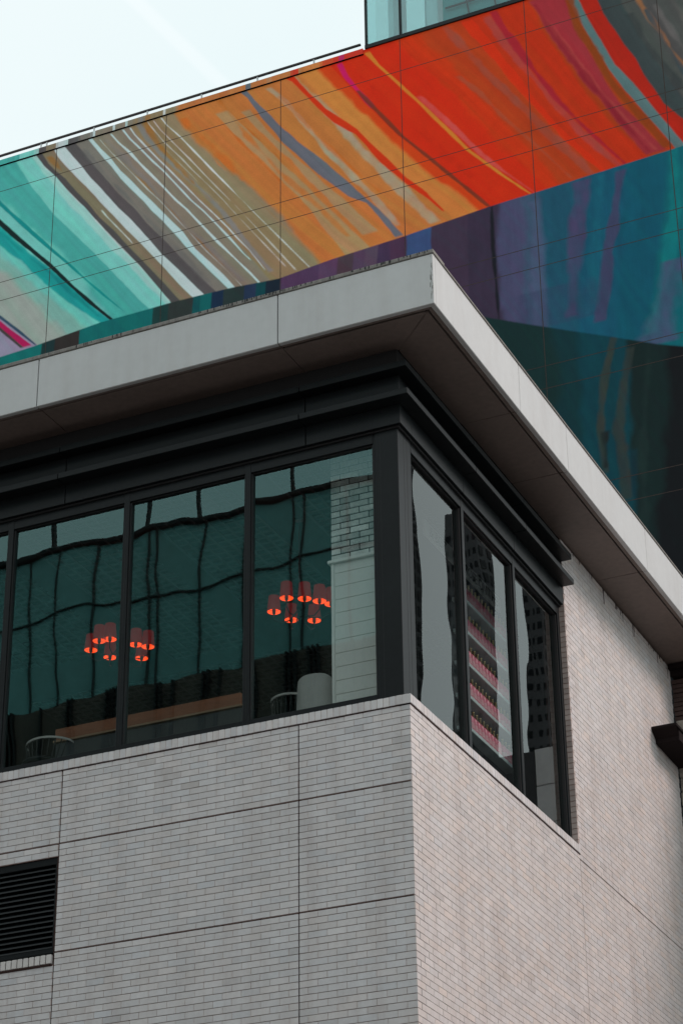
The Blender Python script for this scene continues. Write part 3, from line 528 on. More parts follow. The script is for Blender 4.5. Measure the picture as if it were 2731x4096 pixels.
UP_STROKE=[((168,20,80),0.01,0.01,1.0,[(-14.45,27.05),(-14.73,27.35),(-15.04,27.69),(-15.45,28.1)],[(-14.24,27.04),(-14.74,27.53),(-15.05,27.85),(-15.47,28.26)]),((64,60,58),0.01,0.01,1.0,[(-14.52,27.05),(-15.04,27.61),(-15.45,28.02)],[(-14.44,27.05),(-15.04,27.69),(-15.45,28.1)]),((44,70,90),0.01,0.01,1.0,[(-14.18,27.03),(-15.05,27.9),(-15.47,28.32)],[(-14.13,27.02),(-14.57,27.5),(-15.06,27.99),(-15.48,28.42)]),((6,146,144),0.05,0.04,0.95,[(-12.58,27.06),(-13.14,27.58),(-13.74,28.19),(-14.19,28.69),(-14.66,29.23),(-15.18,29.72),(-15.82,30.4)],[(-12.33,27.04),(-12.87,27.6),(-13.36,28.18),(-13.93,28.84),(-14.48,29.43),(-14.83,29.8),(-15.22,30.26),(-15.86,30.95)]),((4,118,118),0.05,0.04,0.6,[(-12.7,27.28),(-13.39,28.05),(-13.92,28.68),(-14.52,29.29),(-15.27,30.11)],[(-12.64,27.26),(-13.32,28.03),(-13.83,28.65),(-14.42,29.25),(-15.14,30.08)]),((14,34,34),0.012,0.02,1.0,[(-12.33,27.03),(-12.87,27.6),(-13.36,28.18),(-13.93,28.84),(-14.48,29.43),(-14.83,29.8),(-15.22,30.26),(-15.65,30.78)],[(-12.3,27.08),(-12.77,27.59),(-13.35,28.24),(-13.89,28.93),(-14.7,29.82),(-15.23,30.44),(-15.66,30.93)]),((4,132,130),0.01,0.02,1.0,[(-12.08,27.21),(-12.6,27.75),(-13.03,28.24),(-13.51,28.79),(-13.91,29.22),(-14.4,29.77),(-14.78,30.23),(-15.25,30.78),(-15.69,31.31)],[(-12.08,27.22),(-12.56,27.76),(-12.97,28.22),(-13.43,28.78),(-13.9,29.32),(-14.35,29.85),(-14.73,30.29),(-15.26,30.93),(-15.7,31.44)]),((190,200,196),0.012,0.01,0.7,[(-11.11,27.22),(-11.29,27.49),(-11.79,28.23),(-12.26,28.84),(-12.54,29.21),(-13.92,31.11),(-14.23,31.49),(-14.44,31.81)],[(-11.08,27.22),(-11.26,27.48),(-11.77,28.22),(-12.23,28.83),(-12.51,29.21),(-13.9,31.1),(-14.2,31.48),(-14.41,31.81)]),((212,220,218),0.01,0.02,0.6,[(-11.99,28.86),(-12.06,28.96),(-12.64,29.73),(-12.73,29.87)],[(-11.97,28.85),(-12.04,28.96),(-12.61,29.72),(-12.7,29.86)]),((150,100,46),0.05,0.04,0.7,[(-13.75,31.18),(-13.92,31.41),(-14.16,31.71)],[(-13.69,31.16),(-13.83,31.38),(-14.04,31.67)]),((104,102,100),0.05,0.05,0.5,[(-10.16,27.27),(-10.78,28.09),(-11.55,29.14),(-12.48,30.41),(-12.94,31.05),(-13.34,31.62)],[(-10.05,27.24),(-10.66,28.06),(-11.43,29.1),(-12.36,30.37),(-12.81,31.0),(-13.21,31.58)]),((126,118,112),0.05,0.05,0.8,[(-9.51,27.2),(-10.27,28.21),(-10.82,28.89),(-11.7,30.17),(-12.18,30.85),(-12.78,31.71)],[(-9.34,27.15),(-10.1,28.16),(-10.66,28.84),(-11.54,30.11),(-12.01,30.8),(-12.62,31.66)]),((150,108,54),0.03,0.04,0.6,[(-9.88,27.67),(-10.3,28.22),(-10.76,28.87),(-11.22,29.55),(-12.16,30.77),(-12.52,31.18),(-12.77,31.61)],[(-9.83,27.65),(-10.25,28.21),(-10.71,28.86),(-11.17,29.54),(-12.11,30.75),(-12.47,31.16),(-12.72,31.59)]),((190,196,190),0.006,0.02,0.8,[(-9.46,27.07),(-9.91,27.68),(-10.26,28.12),(-10.48,28.44),(-10.75,28.82),(-11.18,29.43),(-11.39,29.72),(-11.65,30.05),(-11.87,30.35),(-12.03,30.57),(-12.43,31.11),(-12.56,31.28),(-12.85,31.71)],[(-9.44,27.06),(-9.89,27.67),(-10.23,28.11),(-10.46,28.43),(-10.72,28.81),(-11.16,29.43),(-11.36,29.72),(-11.63,30.05),(-11.84,30.34),(-12.0,30.56),(-12.4,31.1),(-12.53,31.27),(-12.83,31.7)]),((190,218,216),0.006,0.015,1.0,[(-9.06,26.98),(-9.32,27.34),(-9.67,27.81),(-10.04,28.28),(-10.42,28.81),(-10.78,29.32),(-11.02,29.61),(-11.29,29.99),(-11.59,30.39),(-11.9,30.81),(-12.16,31.18),(-12.42,31.5),(-12.61,31.78)],[(-9.0,26.96),(-9.26,27.33),(-9.62,27.79),(-9.98,28.27),(-10.36,28.8),(-10.72,29.3),(-10.96,29.59),(-11.23,29.97),(-11.53,30.38),(-11.84,30.79),(-12.1,31.17),(-12.36,31.48),(-12.55,31.76)]),((186,214,214),0.006,0.015,1.0,[(-9.31,27.66),(-9.45,27.83),(-9.76,28.29),(-10.11,28.78),(-10.38,29.15),(-10.67,29.5),(-11.3,30.4),(-11.58,30.75),(-11.86,31.14),(-12.15,31.51),(-12.33,31.8)],[(-9.27,27.64),(-9.41,27.82),(-9.72,28.28),(-10.06,28.76),(-10.33,29.13),(-10.62,29.48),(-11.25,30.38),(-11.52,30.73),(-11.81,31.12),(-12.09,31.49),(-12.27,31.78)]),((188,200,198),0.006,0.015,1.0,[(-8.99,27.33),(-9.31,27.86),(-9.61,28.27),(-9.78,28.53),(-10.11,28.97),(-10.46,29.43),(-11.2,30.44),(-11.46,30.79),(-11.74,31.17),(-12.03,31.58),(-12.14,31.78)],[(-8.95,27.32),(-9.27,27.85),(-9.57,28.26),(-9.74,28.51),(-10.07,28.96),(-10.43,29.42),(-11.16,30.43),(-11.42,30.77),(-11.7,31.16),(-11.99,31.57),(-12.1,31.77)]),((128,124,120),0.04,0.04,0.9,[(-8.9,27.25),(-9.36,27.94),(-9.98,28.98),(-10.52,29.74),(-10.95,30.29),(-11.34,30.77),(-11.71,31.31),(-12.1,32.03)],[(-8.75,27.21),(-9.22,27.9),(-9.84,28.94),(-10.37,29.7),(-10.8,30.24),(-11.2,30.73),(-11.57,31.26),(-11.96,31.98)]),((158,104,44),0.05,0.05,0.7,[(-10.21,29.34),(-10.57,29.83),(-11.1,30.58),(-11.51,31.17),(-11.85,31.9)],[(-10.15,29.32),(-10.5,29.81),(-11.02,30.55),(-11.41,31.14),(-11.74,31.86)]),((196,192,184),0.006,0.02,0.85,[(-8.54,27.28),(-9.75,29.01),(-9.93,29.28),(-10.28,29.76),(-10.64,30.24),(-10.9,30.61),(-11.31,31.15),(-11.67,31.71),(-11.89,32.11)],[(-8.52,27.27),(-9.73,29.01),(-9.9,29.27),(-10.26,29.76),(-10.62,30.23),(-10.87,30.6),(-11.29,31.15),(-11.64,31.7),(-11.86,32.1)]),((196,192,184),0.006,0.02,0.9,[(-8.33,27.14),(-9.49,28.84),(-9.73,29.17),(-10.07,29.62),(-10.38,30.06),(-10.7,30.52),(-11.16,31.15),(-11.42,31.51),(-11.58,31.78)],[(-8.3,27.13),(-9.47,28.83),(-9.71,29.16),(-10.04,29.62),(-10.35,30.05),(-10.67,30.51),(-11.13,31.14),(-11.39,31.5),(-11.55,31.77)]),((190,186,176),0.008,0.03,0.6,[(-9.96,29.15),(-10.27,29.57),(-10.61,30.06),(-10.91,30.47),(-11.23,30.91)],[(-9.95,29.14),(-10.26,29.57),(-10.6,30.06),(-10.9,30.46),(-11.22,30.9)]),((204,204,198),0.006,0.015,1.0,[(-8.02,27.1),(-9.23,28.76),(-9.64,29.33),(-9.9,29.69),(-10.21,30.12),(-10.55,30.61),(-10.94,31.16),(-11.27,31.58),(-11.4,31.79)],[(-7.99,27.08),(-9.2,28.75),(-9.6,29.31),(-9.86,29.68),(-10.17,30.11),(-10.51,30.6),(-10.9,31.15),(-11.23,31.56),(-11.36,31.78)]),((208,94,24),0.12,0.08,0.5,[(-9.37,29.4),(-9.79,30.01),(-10.28,30.74),(-10.64,31.2),(-10.99,31.66)],[(-9.22,29.36),(-9.63,29.96),(-10.12,30.69),(-10.49,31.15),(-10.83,31.6)]),((166,132,92),0.03,0.04,0.9,[(-7.18,27.03),(-8.2,28.79),(-8.63,29.38),(-9.19,30.15),(-9.63,30.74),(-9.9,31.15),(-10.22,31.62)],[(-6.61,27.02),(-8.2,29.18),(-8.64,29.8),(-8.98,30.29),(-9.28,30.69),(-9.59,31.13),(-9.8,31.45)]),((186,92,22),0.03,0.02,0.7,[(-8.65,29.33),(-9.21,30.1),(-9.87,31.06),(-10.23,31.58)],[(-8.62,29.32),(-9.18,30.1),(-9.84,31.05),(-10.2,31.56)]),((186,92,22),0.03,0.02,0.7,[(-8.57,29.73),(-8.78,30.04),(-9.3,30.73),(-9.77,31.39)],[(-8.54,29.72),(-8.75,30.03),(-9.27,30.72),(-9.74,31.38)]),((164,132,94),0.03,0.04,0.9,[(-6.75,27.31),(-8.2,29.45),(-8.44,29.81),(-8.77,30.24),(-9.13,30.75),(-9.38,31.09),(-9.57,31.38)],[(-6.56,27.51),(-8.2,29.68),(-8.64,30.25),(-8.87,30.59),(-9.13,30.96),(-9.33,31.3)]),((150,118,80),0.02,0.03,0.6,[(-7.81,27.14),(-8.87,28.63),(-8.99,28.8),(-9.42,29.4),(-9.75,29.85),(-10.11,30.35)],[(-7.77,27.13),(-8.82,28.62),(-8.95,28.79),(-9.38,29.38),(-9.71,29.84),(-10.07,30.34)]),((166,150,125),0.04,0.06,0.8,[(-6.22,27.51),(-6.81,28.48),(-7.19,29.03),(-8.0,30.27),(-8.64,31.32),(-8.99,31.75)],[(-6.05,27.46),(-6.65,28.43),(-7.03,28.98),(-7.84,30.21),(-8.48,31.26),(-8.84,31.7)]),((190,100,30),0.05,0.05,0.6,[(-7.24,27.57),(-7.99,28.64),(-8.72,29.57),(-9.48,30.76),(-10.1,31.81)],[(-7.1,27.52),(-7.86,28.6),(-8.6,29.53),(-9.36,30.72),(-9.99,31.78)]),((196,96,24),0.05,0.05,0.6,[(-6.53,28.39),(-7.19,29.24),(-7.97,30.31),(-8.69,31.45)],[(-6.46,28.37),(-7.1,29.21),(-7.87,30.28),(-8.58,31.41)]),((168,150,125),0.06,0.08,0.7,[(-5.49,27.34),(-6.33,28.54),(-6.97,29.49),(-7.53,30.44)],[(-5.22,27.26),(-6.08,28.46),(-6.74,29.42),(-7.32,30.37)]),((170,155,130),0.06,0.08,0.5,[(-6.83,29.39),(-7.31,30.15),(-7.99,31.21),(-8.55,31.97)],[(-6.69,29.35),(-7.16,30.1),(-7.83,31.15),(-8.38,31.91)]),((98,102,110),0.015,0.03,1.0,[(-6.21,27.25),(-6.55,27.85),(-6.78,28.21),(-7.12,28.47),(-7.68,29.08),(-8.07,29.58),(-8.61,30.3),(-9.07,31.07),(-9.38,31.63),(-9.66,31.95)],[(-5.98,27.18),(-6.32,27.7),(-6.55,28.03),(-6.97,28.56),(-7.63,29.44),(-8.26,30.19),(-8.81,30.93),(-9.22,31.52),(-9.46,31.94)]),((206,48,10),0.015,0.03,1.0,[(-5.22,27.54),(-5.61,28.02),(-5.93,28.39),(-6.48,29.09),(-6.99,29.93),(-7.43,30.35),(-7.91,31.01),(-8.36,31.7),(-8.64,31.97)],[(-5.18,27.55),(-5.52,28.06),(-5.93,28.53),(-6.38,29.19),(-6.94,30.03),(-7.62,30.75),(-8.06,31.4),(-8.39,31.92)]),((196,20,92),0.02,0.04,1.0,[(-6.65,30.47),(-6.89,30.86),(-7.23,31.42),(-7.39,31.82)],[(-6.54,30.44),(-6.77,30.82),(-7.1,31.38),(-7.24,31.77)]),((112,50,30),0.015,0.03,0.9,[(-4.32,27.36),(-4.93,28.13),(-5.41,28.76),(-6.05,29.56),(-6.56,30.33),(-6.98,31.0)],[(-4.21,27.33),(-4.81,28.1),(-5.3,28.72),(-5.93,29.52),(-6.44,30.3),(-6.87,30.96)]),((214,120,40),0.015,0.03,1.0,[(-3.47,27.39),(-4.05,28.02),(-4.7,28.81),(-5.06,29.35),(-5.6,30.16),(-5.97,30.68),(-6.54,31.49),(-6.77,31.88)],[(-3.4,27.36),(-3.97,28.0),(-4.62,28.78),(-4.96,29.31),(-5.5,30.13),(-5.86,30.65),(-6.42,31.45),(-6.64,31.84)]),((206,72,66),0.03,0.04,0.8,[(-3.4,27.4),(-4.27,28.4),(-4.62,28.88),(-4.98,29.43),(-5.49,30.14),(-5.73,30.44)],[(-3.33,27.37),(-4.17,28.37),(-4.51,28.85),(-4.84,29.38),(-5.33,30.08),(-5.54,30.37)]),((170,30,5),0.12,0.1,0.3,[(-4.73,28.13),(-5.26,28.83),(-6.35,30.43),(-7.02,31.43)],[(-4.46,28.05),(-4.98,28.74),(-6.07,30.33),(-6.72,31.33)]),((150,70,55),0.05,0.05,0.65,[(-2.31,27.44),(-3.06,28.55),(-3.51,29.31),(-4.24,30.41),(-4.85,31.45),(-5.12,31.97)],[(-2.1,27.37),(-2.84,28.48),(-3.3,29.23),(-4.03,30.34),(-4.64,31.38),(-4.91,31.89)]),((165,70,45),0.04,0.05,0.7,[(-2.67,27.48),(-3.37,28.52),(-3.96,29.35),(-4.44,30.1),(-4.84,30.62)],[(-2.56,27.44),(-3.25,28.49),(-3.84,29.31),(-4.31,30.06),(-4.71,30.58)]),((218,44,8),0.04,0.05,1.0,[(-2.05,27.44),(-2.83,28.61),(-3.34,29.46),(-3.81,30.32),(-4.3,31.26),(-4.69,31.94)],[(-1.96,27.41),(-2.71,28.57),(-3.18,29.41),(-3.63,30.26),(-4.08,31.18),(-4.44,31.85)]),((165,66,60),0.05,0.06,0.7,[(-1.74,27.46),(-2.42,28.42),(-2.95,29.33),(-3.44,30.3),(-3.87,31.1),(-4.21,31.89)],[(-1.57,27.4),(-2.25,28.36),(-2.77,29.27),(-3.26,30.24),(-3.69,31.04),(-4.02,31.82)]),((160,24,44),0.04,0.05,0.85,[(-1.61,27.47),(-2.38,28.59),(-2.87,29.38),(-3.37,30.41),(-3.75,31.2),(-4.09,31.96)],[(-1.53,27.44),(-2.28,28.55),(-2.76,29.34),(-3.24,30.36),(-3.61,31.15),(-3.93,31.9)]),((150,40,52),0.05,0.06,0.9,[(-1.18,27.55),(-1.44,28.04),(-1.94,29.04),(-2.42,29.99),(-2.94,31.1),(-3.27,31.94),(-3.35,32.19)],[(-0.79,27.54),(-1.17,28.21),(-1.6,28.92),(-1.9,29.76),(-2.31,30.93),(-2.46,31.53),(-2.49,31.87)]),((170,64,60),0.05,0.06,0.6,[(-1.04,27.61),(-1.58,28.55),(-2.13,29.58),(-2.61,30.6),(-3.07,31.53)],[(-0.97,27.59),(-1.5,28.52),(-2.04,29.54),(-2.51,30.56),(-2.95,31.49)]),((128,18,36),0.05,0.06,0.6,[(-1.13,27.59),(-1.64,28.47),(-2.15,29.48),(-2.79,30.83),(-3.21,31.8)],[(-1.05,27.56),(-1.54,28.44),(-2.04,29.44),(-2.67,30.78),(-3.07,31.75)]),((132,58,14),0.05,0.05,0.9,[(-0.85,27.6),(-1.19,28.22),(-1.49,28.78),(-1.84,29.47),(-2.06,30.14),(-2.37,30.89),(-2.55,31.78)],[(-0.65,27.53),(-0.98,28.15),(-1.29,28.71),(-1.64,29.4),(-1.86,30.06),(-2.17,30.82),(-2.35,31.71)]),((150,98,58),0.04,0.04,0.8,[(-0.33,29.26),(-0.61,29.89),(-0.83,30.44),(-1.06,31.01),(-1.15,31.32)],[(-0.26,29.24),(-0.53,29.86),(-0.74,30.41),(-0.96,30.98),(-1.04,31.28)]),((60,70,74),0.04,0.04,0.8,[(-0.29,28.99),(-0.69,30.02),(-0.97,30.87)],[(-0.21,28.96),(-0.6,29.99),(-0.89,30.84)]),((96,92,90),0.05,0.05,0.7,[(-0.26,29.5),(-0.59,30.3),(-0.81,30.92)],[(-0.16,29.46),(-0.48,30.26),(-0.69,30.88)]),((50,52,54),0.06,0.05,0.6,[(-0.46,28.79),(-0.98,29.91),(-1.36,30.91)],[(-0.33,28.75),(-0.85,29.86),(-1.21,30.85)]),((90,88,84),0.06,0.05,0.6,[(-0.1,29.97),(-0.32,30.53),(-0.54,31.09)],[(0.02,29.92),(-0.19,30.48),(-0.41,31.04)])]
CREASE=[(-14.99,26.955),(-14.19,26.992),(-12.65,27.13),(-11.03,27.14),(-9.67,27.1),(-8.66,27.016),(-7.5,27.125),(-6.01,27.199),(-4.24,27.344),(-3.36,27.379),(-0.47,27.506)]
LOW_FILL=[((10,124,120),0.03,0.05,[(-27.12,29.66),(-27.99,34.24)]),((30,60,62),0.03,0.02,[(-14.0,26.68),(-13.94,29.93)]),((56,50,48),0.03,0.02,[(-13.69,26.6),(-13.63,29.84)]),((6,118,116),0.03,0.02,[(-13.12,26.44),(-13.03,29.66)]),((28,66,64),0.03,0.02,[(-11.48,26.0),(-11.35,29.14)]),((52,60,58),0.03,0.02,[(-11.13,25.9),(-10.99,29.03)]),((8,92,96),0.03,0.02,[(-10.6,25.75),(-10.44,28.86)]),((10,108,108),0.03,0.02,[(-10.44,25.71),(-10.28,28.81)]),((24,50,78),0.03,0.02,[(-10.2,25.65),(-10.03,28.73)]),((46,62,62),0.03,0.02,[(-9.95,25.58),(-9.77,28.65)]),((40,60,90),0.03,0.02,[(-9.49,25.45),(-9.3,28.51)]),((10,76,84),0.03,0.02,[(-9.25,25.39),(-9.05,28.43)]),((24,40,56),0.03,0.02,[(-9.05,25.33),(-8.85,28.37)]),((94,64,100),0.03,0.02,[(-8.74,25.25),(-8.53,28.28)]),((104,70,104),0.03,0.02,[(-7.94,25.03),(-7.71,28.02)]),((88,66,78),0.03,0.02,[(-7.57,24.93),(-7.33,27.91)]),((96,70,98),0.03,0.02,[(-7.25,24.84),(-7.0,27.8)]),((100,78,100),0.03,0.02,[(-7.02,24.78),(-6.77,27.73)]),((78,56,88),0.03,0.02,[(-6.77,24.71),(-6.51,27.65)]),((110,66,92),0.03,0.02,[(-6.48,24.63),(-6.21,27.56)]),((86,56,84),0.04,0.04,[(-6.35,25.28),(-6.31,27.08),(-6.26,29.15)]),((66,92,140),0.04,0.04,[(-6.03,25.19),(-5.98,26.98),(-5.93,29.05)]),((74,58,80),0.04,0.04,[(-5.47,25.04),(-5.45,26.82),(-5.4,28.87)]),((66,54,76),0.04,0.04,[(-4.77,24.84),(-4.73,26.6),(-4.67,28.64)]),((84,84,118),0.16,0.04,[(-4.14,24.66),(-4.12,26.42),(-4.06,28.44)]),((74,96,124),0.16,0.04,[(-3.62,24.52),(-3.61,26.27),(-3.55,28.27)]),((34,94,118),0.16,0.04,[(-3.27,24.42),(-3.26,26.16),(-3.19,28.16)]),((22,96,122),0.16,0.04,[(-2.68,24.25),(-2.63,25.97),(-2.54,27.95)]),((14,98,120),0.16,0.04,[(-1.98,24.06),(-1.77,25.71),(-1.6,27.64)]),((8,114,124),0.16,0.04,[(-1.49,23.92),(-1.05,25.5),(-0.77,27.37)])]
LOW_STROKE=[((20,24,30),0.03,0.02,0.9,[(-4.21,24.83),(-4.24,25.71),(-4.27,26.46),(-4.25,27.34)],[(-4.16,24.81),(-4.18,25.69),(-4.2,26.44),(-4.17,27.32)]),((84,78,116),0.08,0.05,0.8,[(-2.92,24.51),(-2.8,25.53),(-2.69,26.48),(-2.59,27.45)],[(-2.67,24.44),(-2.53,25.45),(-2.4,26.39),(-2.28,27.35)]),((78,76,112),0.05,0.04,0.85,[(-2.37,24.26),(-2.18,25.35),(-1.95,26.5),(-1.78,27.4)],[(-2.18,24.21),(-1.99,25.29),(-1.76,26.44),(-1.59,27.33)]),((24,110,132),0.1,0.05,0.6,[(-2.52,24.49),(-2.27,26.35),(-2.12,27.4)],[(-2.39,24.46),(-2.14,26.31),(-1.99,27.36)]),((0,136,140),0.08,0.05,0.8,[(-1.5,23.74),(-1.06,25.02),(-0.81,26.39),(-0.7,27.55)],[(-1.26,23.67),(-0.85,24.96),(-0.63,26.34),(-0.55,27.5)]),((86,92,130),0.15,0.08,0.7,[(-1.64,23.5),(-1.24,24.6),(-0.96,25.23)],[(-1.0,23.32),(-0.74,24.45),(-0.59,25.12)]),((96,104,140),0.1,0.05,0.5,[(-3.52,24.4),(-3.46,26.22),(-3.44,27.22)],[(-3.27,24.32),(-3.27,26.16),(-3.31,27.17)]),((60,72,104),0.25,0.1,0.35,[(-3.95,24.42),(-3.6,25.52)],[(-2.2,23.93),(-2.49,25.2)])]
DARK_EDGE=[(-6.13,25.617),(-4.45,24.945),(-3.52,24.513),(-2.28,23.954),(-1.28,23.491),(-0.78,23.301)]
DARK_FILL=[((22,56,56),0.03,0.05,[(-5.86,19.21),(-6.14,25.49)]),((16,62,68),0.25,0.1,[(-3.28,21.23),(-3.15,23.47),(-3.26,24.44)]),((8,74,86),0.2,0.1,[(-2.75,21.1),(-2.68,22.88),(-2.76,24.3)]),((24,46,46),0.15,0.1,[(-1.89,19.61),(-1.83,22.65),(-1.76,24.25)]),((22,26,30),0.2,0.1,[(-1.58,19.54),(-1.15,22.48),(-1.07,24.05)])]
DARK_STROKE=[((66,74,68),0.05,0.06,0.75,[(-2.43,21.2),(-2.45,22.14),(-2.33,23.02),(-2.13,23.88)],[(-2.33,21.18),(-2.35,22.11),(-2.23,22.99),(-2.02,23.85)]),((34,44,44),0.05,0.06,0.8,[(-2.42,21.29),(-2.39,21.99)],[(-2.33,21.26),(-2.3,21.97)]),((62,70,66),0.06,0.07,0.75,[(-2.09,20.6),(-2.14,21.93),(-1.96,22.92),(-1.81,23.57)],[(-1.95,20.56),(-1.99,21.89),(-1.82,22.88),(-1.68,23.53)]),((20,60,72),0.05,0.06,0.6,[(-1.92,20.64),(-1.89,21.51)],[(-1.87,20.63),(-1.81,21.49)]),((36,58,56),0.08,0.06,0.6,[(-1.86,19.6),(-1.7,21.73),(-1.43,23.69)],[(-1.77,19.58),(-1.61,21.7),(-1.34,23.66)])]

def noise1(x, seed, octs=((1.5, 1.0), (.55, .4), (.18, .14), (.06, .05))):
    """smooth 1-D value noise, several octaves (wavelength, weight)"""
    out = np.zeros_like(x)
    for j, (wl, wt) in enumerate(octs):
        r = np.random.default_rng(seed * 97 + j).uniform(-1, 1, 4096)
        t = x / wl + 500; i = np.floor(t).astype(int) % 4095; f = t - np.floor(t); f = f * f * (3 - 2 * f)
        out += wt * (r[i] * (1 - f) + r[i + 1] * f)
    return out
def noise2(u, z, wl, seed):
    r = np.random.default_rng(seed).uniform(-1, 1, (256, 256))
    a = u / wl + 1000; b = z / wl + 1000; i = np.floor(a).astype(int); j = np.floor(b).astype(int)
    fa_ = a - i; fb_ = b - j; fa_ = fa_ * fa_ * (3 - 2 * fa_); fb_ = fb_ * fb_ * (3 - 2 * fb_)
    i %= 255; j %= 255
    return (r[i, j] * (1 - fa_) + r[i + 1, j] * fa_) * (1 - fb_) + (r[i, j + 1] * (1 - fa_) + r[i + 1, j + 1] * fa_) * fb_
def line_at(pts, z):
    zs = np.array([p[1] for p in pts]); us = np.array([p[0] for p in pts])
    u = np.interp(z, zs, us)
    s0 = (us[1] - us[0]) / max(zs[1] - zs[0], .05); s1 = (us[-1] - us[-2]) / max(zs[-1] - zs[-2], .05)
    s0 = np.clip(s0, -3, 3); s1 = np.clip(s1, -3, 3)
    return np.where(z < zs[0], us[0] + (z - zs[0]) * s0, np.where(z > zs[-1], us[-1] + (z - zs[-1]) * s1, u))
def paint(U, Z, fills, strokes, seed):
    C = np.zeros(U.shape + (3,)) + np.array(lin(fills[0][0])); wash = .75 * noise2(U, Z, .45, seed) + .25 * noise2(U, Z, .13, seed + 1)
    zline = Z[0]
    for k, (col, soft, jit, pts) in enumerate(fills):
        e = line_at(pts, zline) + jit * .11 * noise1(zline, seed + k)
        a = np.clip((U - e[None, :] + wash * (soft * .55 + .003)) / (soft + .012) + .5, 0, 1); a = a * a * (3 - 2 * a)
        c = np.array(lin(col))
        C = C * (1 - a[..., None]) + c * a[..., None]
    for k, (col, soft, jit, al, Lp, Rp) in enumerate(strokes):
        s = seed + 300 + k
        l, r = line_at(Lp, zline), line_at(Rp, zline); wd = np.abs(r - l); cj = jit * .13 * noise1(zline, s, ((1.5, 1.0), (.6, .3), (.2, .1)))
        ej = np.minimum(jit * .3, wd * .16); l = l + cj + ej * noise1(zline, s + 3000); r = r + cj + ej * noise1(zline, s + 5000)
        z0 = max(Lp[0][1], Rp[0][1]); z1 = min(Lp[-1][1], Rp[-1][1])
        sw = soft + .006
        a = np.clip((U - l[None, :] + wash * sw) / sw + .5, 0, 1) * np.clip((r[None, :] - U + wash * sw) / sw + .5, 0, 1)
        a *= np.clip((Z - z0 + .05) / .06, 0, 1) * np.clip((z1 - Z + .05) / .06, 0, 1)
        if al < .85:   # dry brush
            a *= np.clip(1.0 + .25 * noise2(U * 2.5, Z, .3, s) + .3 * wash, 0, 1.3)
        a = np.clip(a * al, 0, 1)[..., None]
        C = C * (1 - a) + np.array(lin(col)) * a
    return C
us = np.concatenate([np.linspace(-60, -17.5, 40), np.arange(-17.0, -14.6, .02), np.arange(-14.59, -9.0, .0125), np.arange(-8.99, 0.1, .018), np.linspace(.3, MR, 30)])
zs = np.concatenate([np.linspace(0, 17.5, 20), np.arange(17.9, MT - .03, .018), [MT - .03]])
def mural_colors(us, zs):
    U, Z = np.meshgrid(us, zs, indexing='ij')
    C = paint(U, Z, UP_FILL, UP_STROKE, 11)
    lowc = paint(U, Z, LOW_FILL, LOW_STROKE, 900); dkc = paint(U, Z, DARK_FILL, DARK_STROKE, 1700)
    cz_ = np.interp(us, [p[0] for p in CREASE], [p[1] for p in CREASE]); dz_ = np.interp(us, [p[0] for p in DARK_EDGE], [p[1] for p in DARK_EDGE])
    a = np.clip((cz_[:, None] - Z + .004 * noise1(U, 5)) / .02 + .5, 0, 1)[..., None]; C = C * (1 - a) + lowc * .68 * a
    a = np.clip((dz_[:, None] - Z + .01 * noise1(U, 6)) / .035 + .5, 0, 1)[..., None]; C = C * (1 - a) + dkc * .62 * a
    # brush streaks run along the painted bands: the bands steepen from left to right
    D1 = line_at(UP_FILL[8][3], zs); GD = line_at(next(s[4] for s in UP_STROKE if s[0] == (214, 120, 40)), zs); TL = line_at(next(f[3] for f in UP_FILL if f[0] == (85, 112, 112)), zs)
    zr = 29.5; d0 = [np.interp(zr, zs, q) for q in (D1, GD, TL)]
    s1, s2, s3 = D1 - d0[0], GD - d0[1], TL - d0[2]
    t1 = np.clip((U - d0[0]) / (d0[1] - d0[0]), 0, 1); t2 = np.clip((U - d0[1]) / (d0[2] - d0[1]), 0, 1)
    ref = U - (s1[None, :] * (1 - t1) + s2[None, :] * t1) * (1 - t2) - s3[None, :] * t2
    strk = .45 * noise2(ref, Z * .04, .16, 61) + .35 * noise2(ref, Z * .03, .06, 62) + .3 * noise2(ref, Z * .05, .03, 66) * (noise2(ref, Z * .2, .6, 63) > -.3)
    stl = .6 * noise2(U + .15 * noise1(Z, 9), Z * .05, .12, 64) + .4 * noise2(U, Z * .08, .04, 65)
    strk = np.where(Z < cz_[:, None], stl * .8, strk)
    hue = noise2(ref, Z * .04, .11, 91)      # warm / dull drift between neighbouring streaks
    C = C * (1 + .12 * strk)[..., None] * np.stack([1 + .05 * hue, 1 - .08 * hue, 1 - .03 * hue], -1)
    mott = 1 + .04 * noise2(U, Z, .8, 77) + .03 * noise2(U, Z, .12, 78)
    C = C * mott[..., None]
    return np.clip(C * 1.36, 0.003, .82)
def grid_wall(name, us, zs, y, parent):
    nu, nz_ = len(us), len(zs); U, Z = np.meshgrid(us, zs, indexing='ij')
    off = parent['_o']
    co_ = np.stack([U - off[0], np.full_like(U, y - off[1]), Z - off[2]], -1).reshape(-1, 3).astype(np.float32)
    i = np.arange(nu - 1)[:, None] * nz_ + np.arange(nz_ - 1)[None, :]
    q = np.stack([i, i + nz_, i + nz_ + 1, i + 1], -1).reshape(-1, 4).astype(np.int32)
    me = bpy.data.meshes.new(name); me.vertices.add(len(co_)); me.vertices.foreach_set('co', co_.ravel())
    me.loops.add(q.size); me.loops.foreach_set('vertex_index', q.ravel()); me.polygons.add(len(q))
    me.polygons.foreach_set('loop_start', np.arange(0, q.size, 4, dtype=np.int32))
    me.update(calc_edges=True)
    at = me.color_attributes.new('col', 'FLOAT_COLOR', 'POINT')
    C = mural_colors(us, zs).reshape(-1, 3); at.data.foreach_set('color', np.concatenate([C, np.ones((len(C), 1))], 1).astype(np.float32).ravel())
    me.materials.append(PAINT)
    o = bpy.data.objects.new(name, me); scene.collection.objects.link(o); o.parent = parent; return o
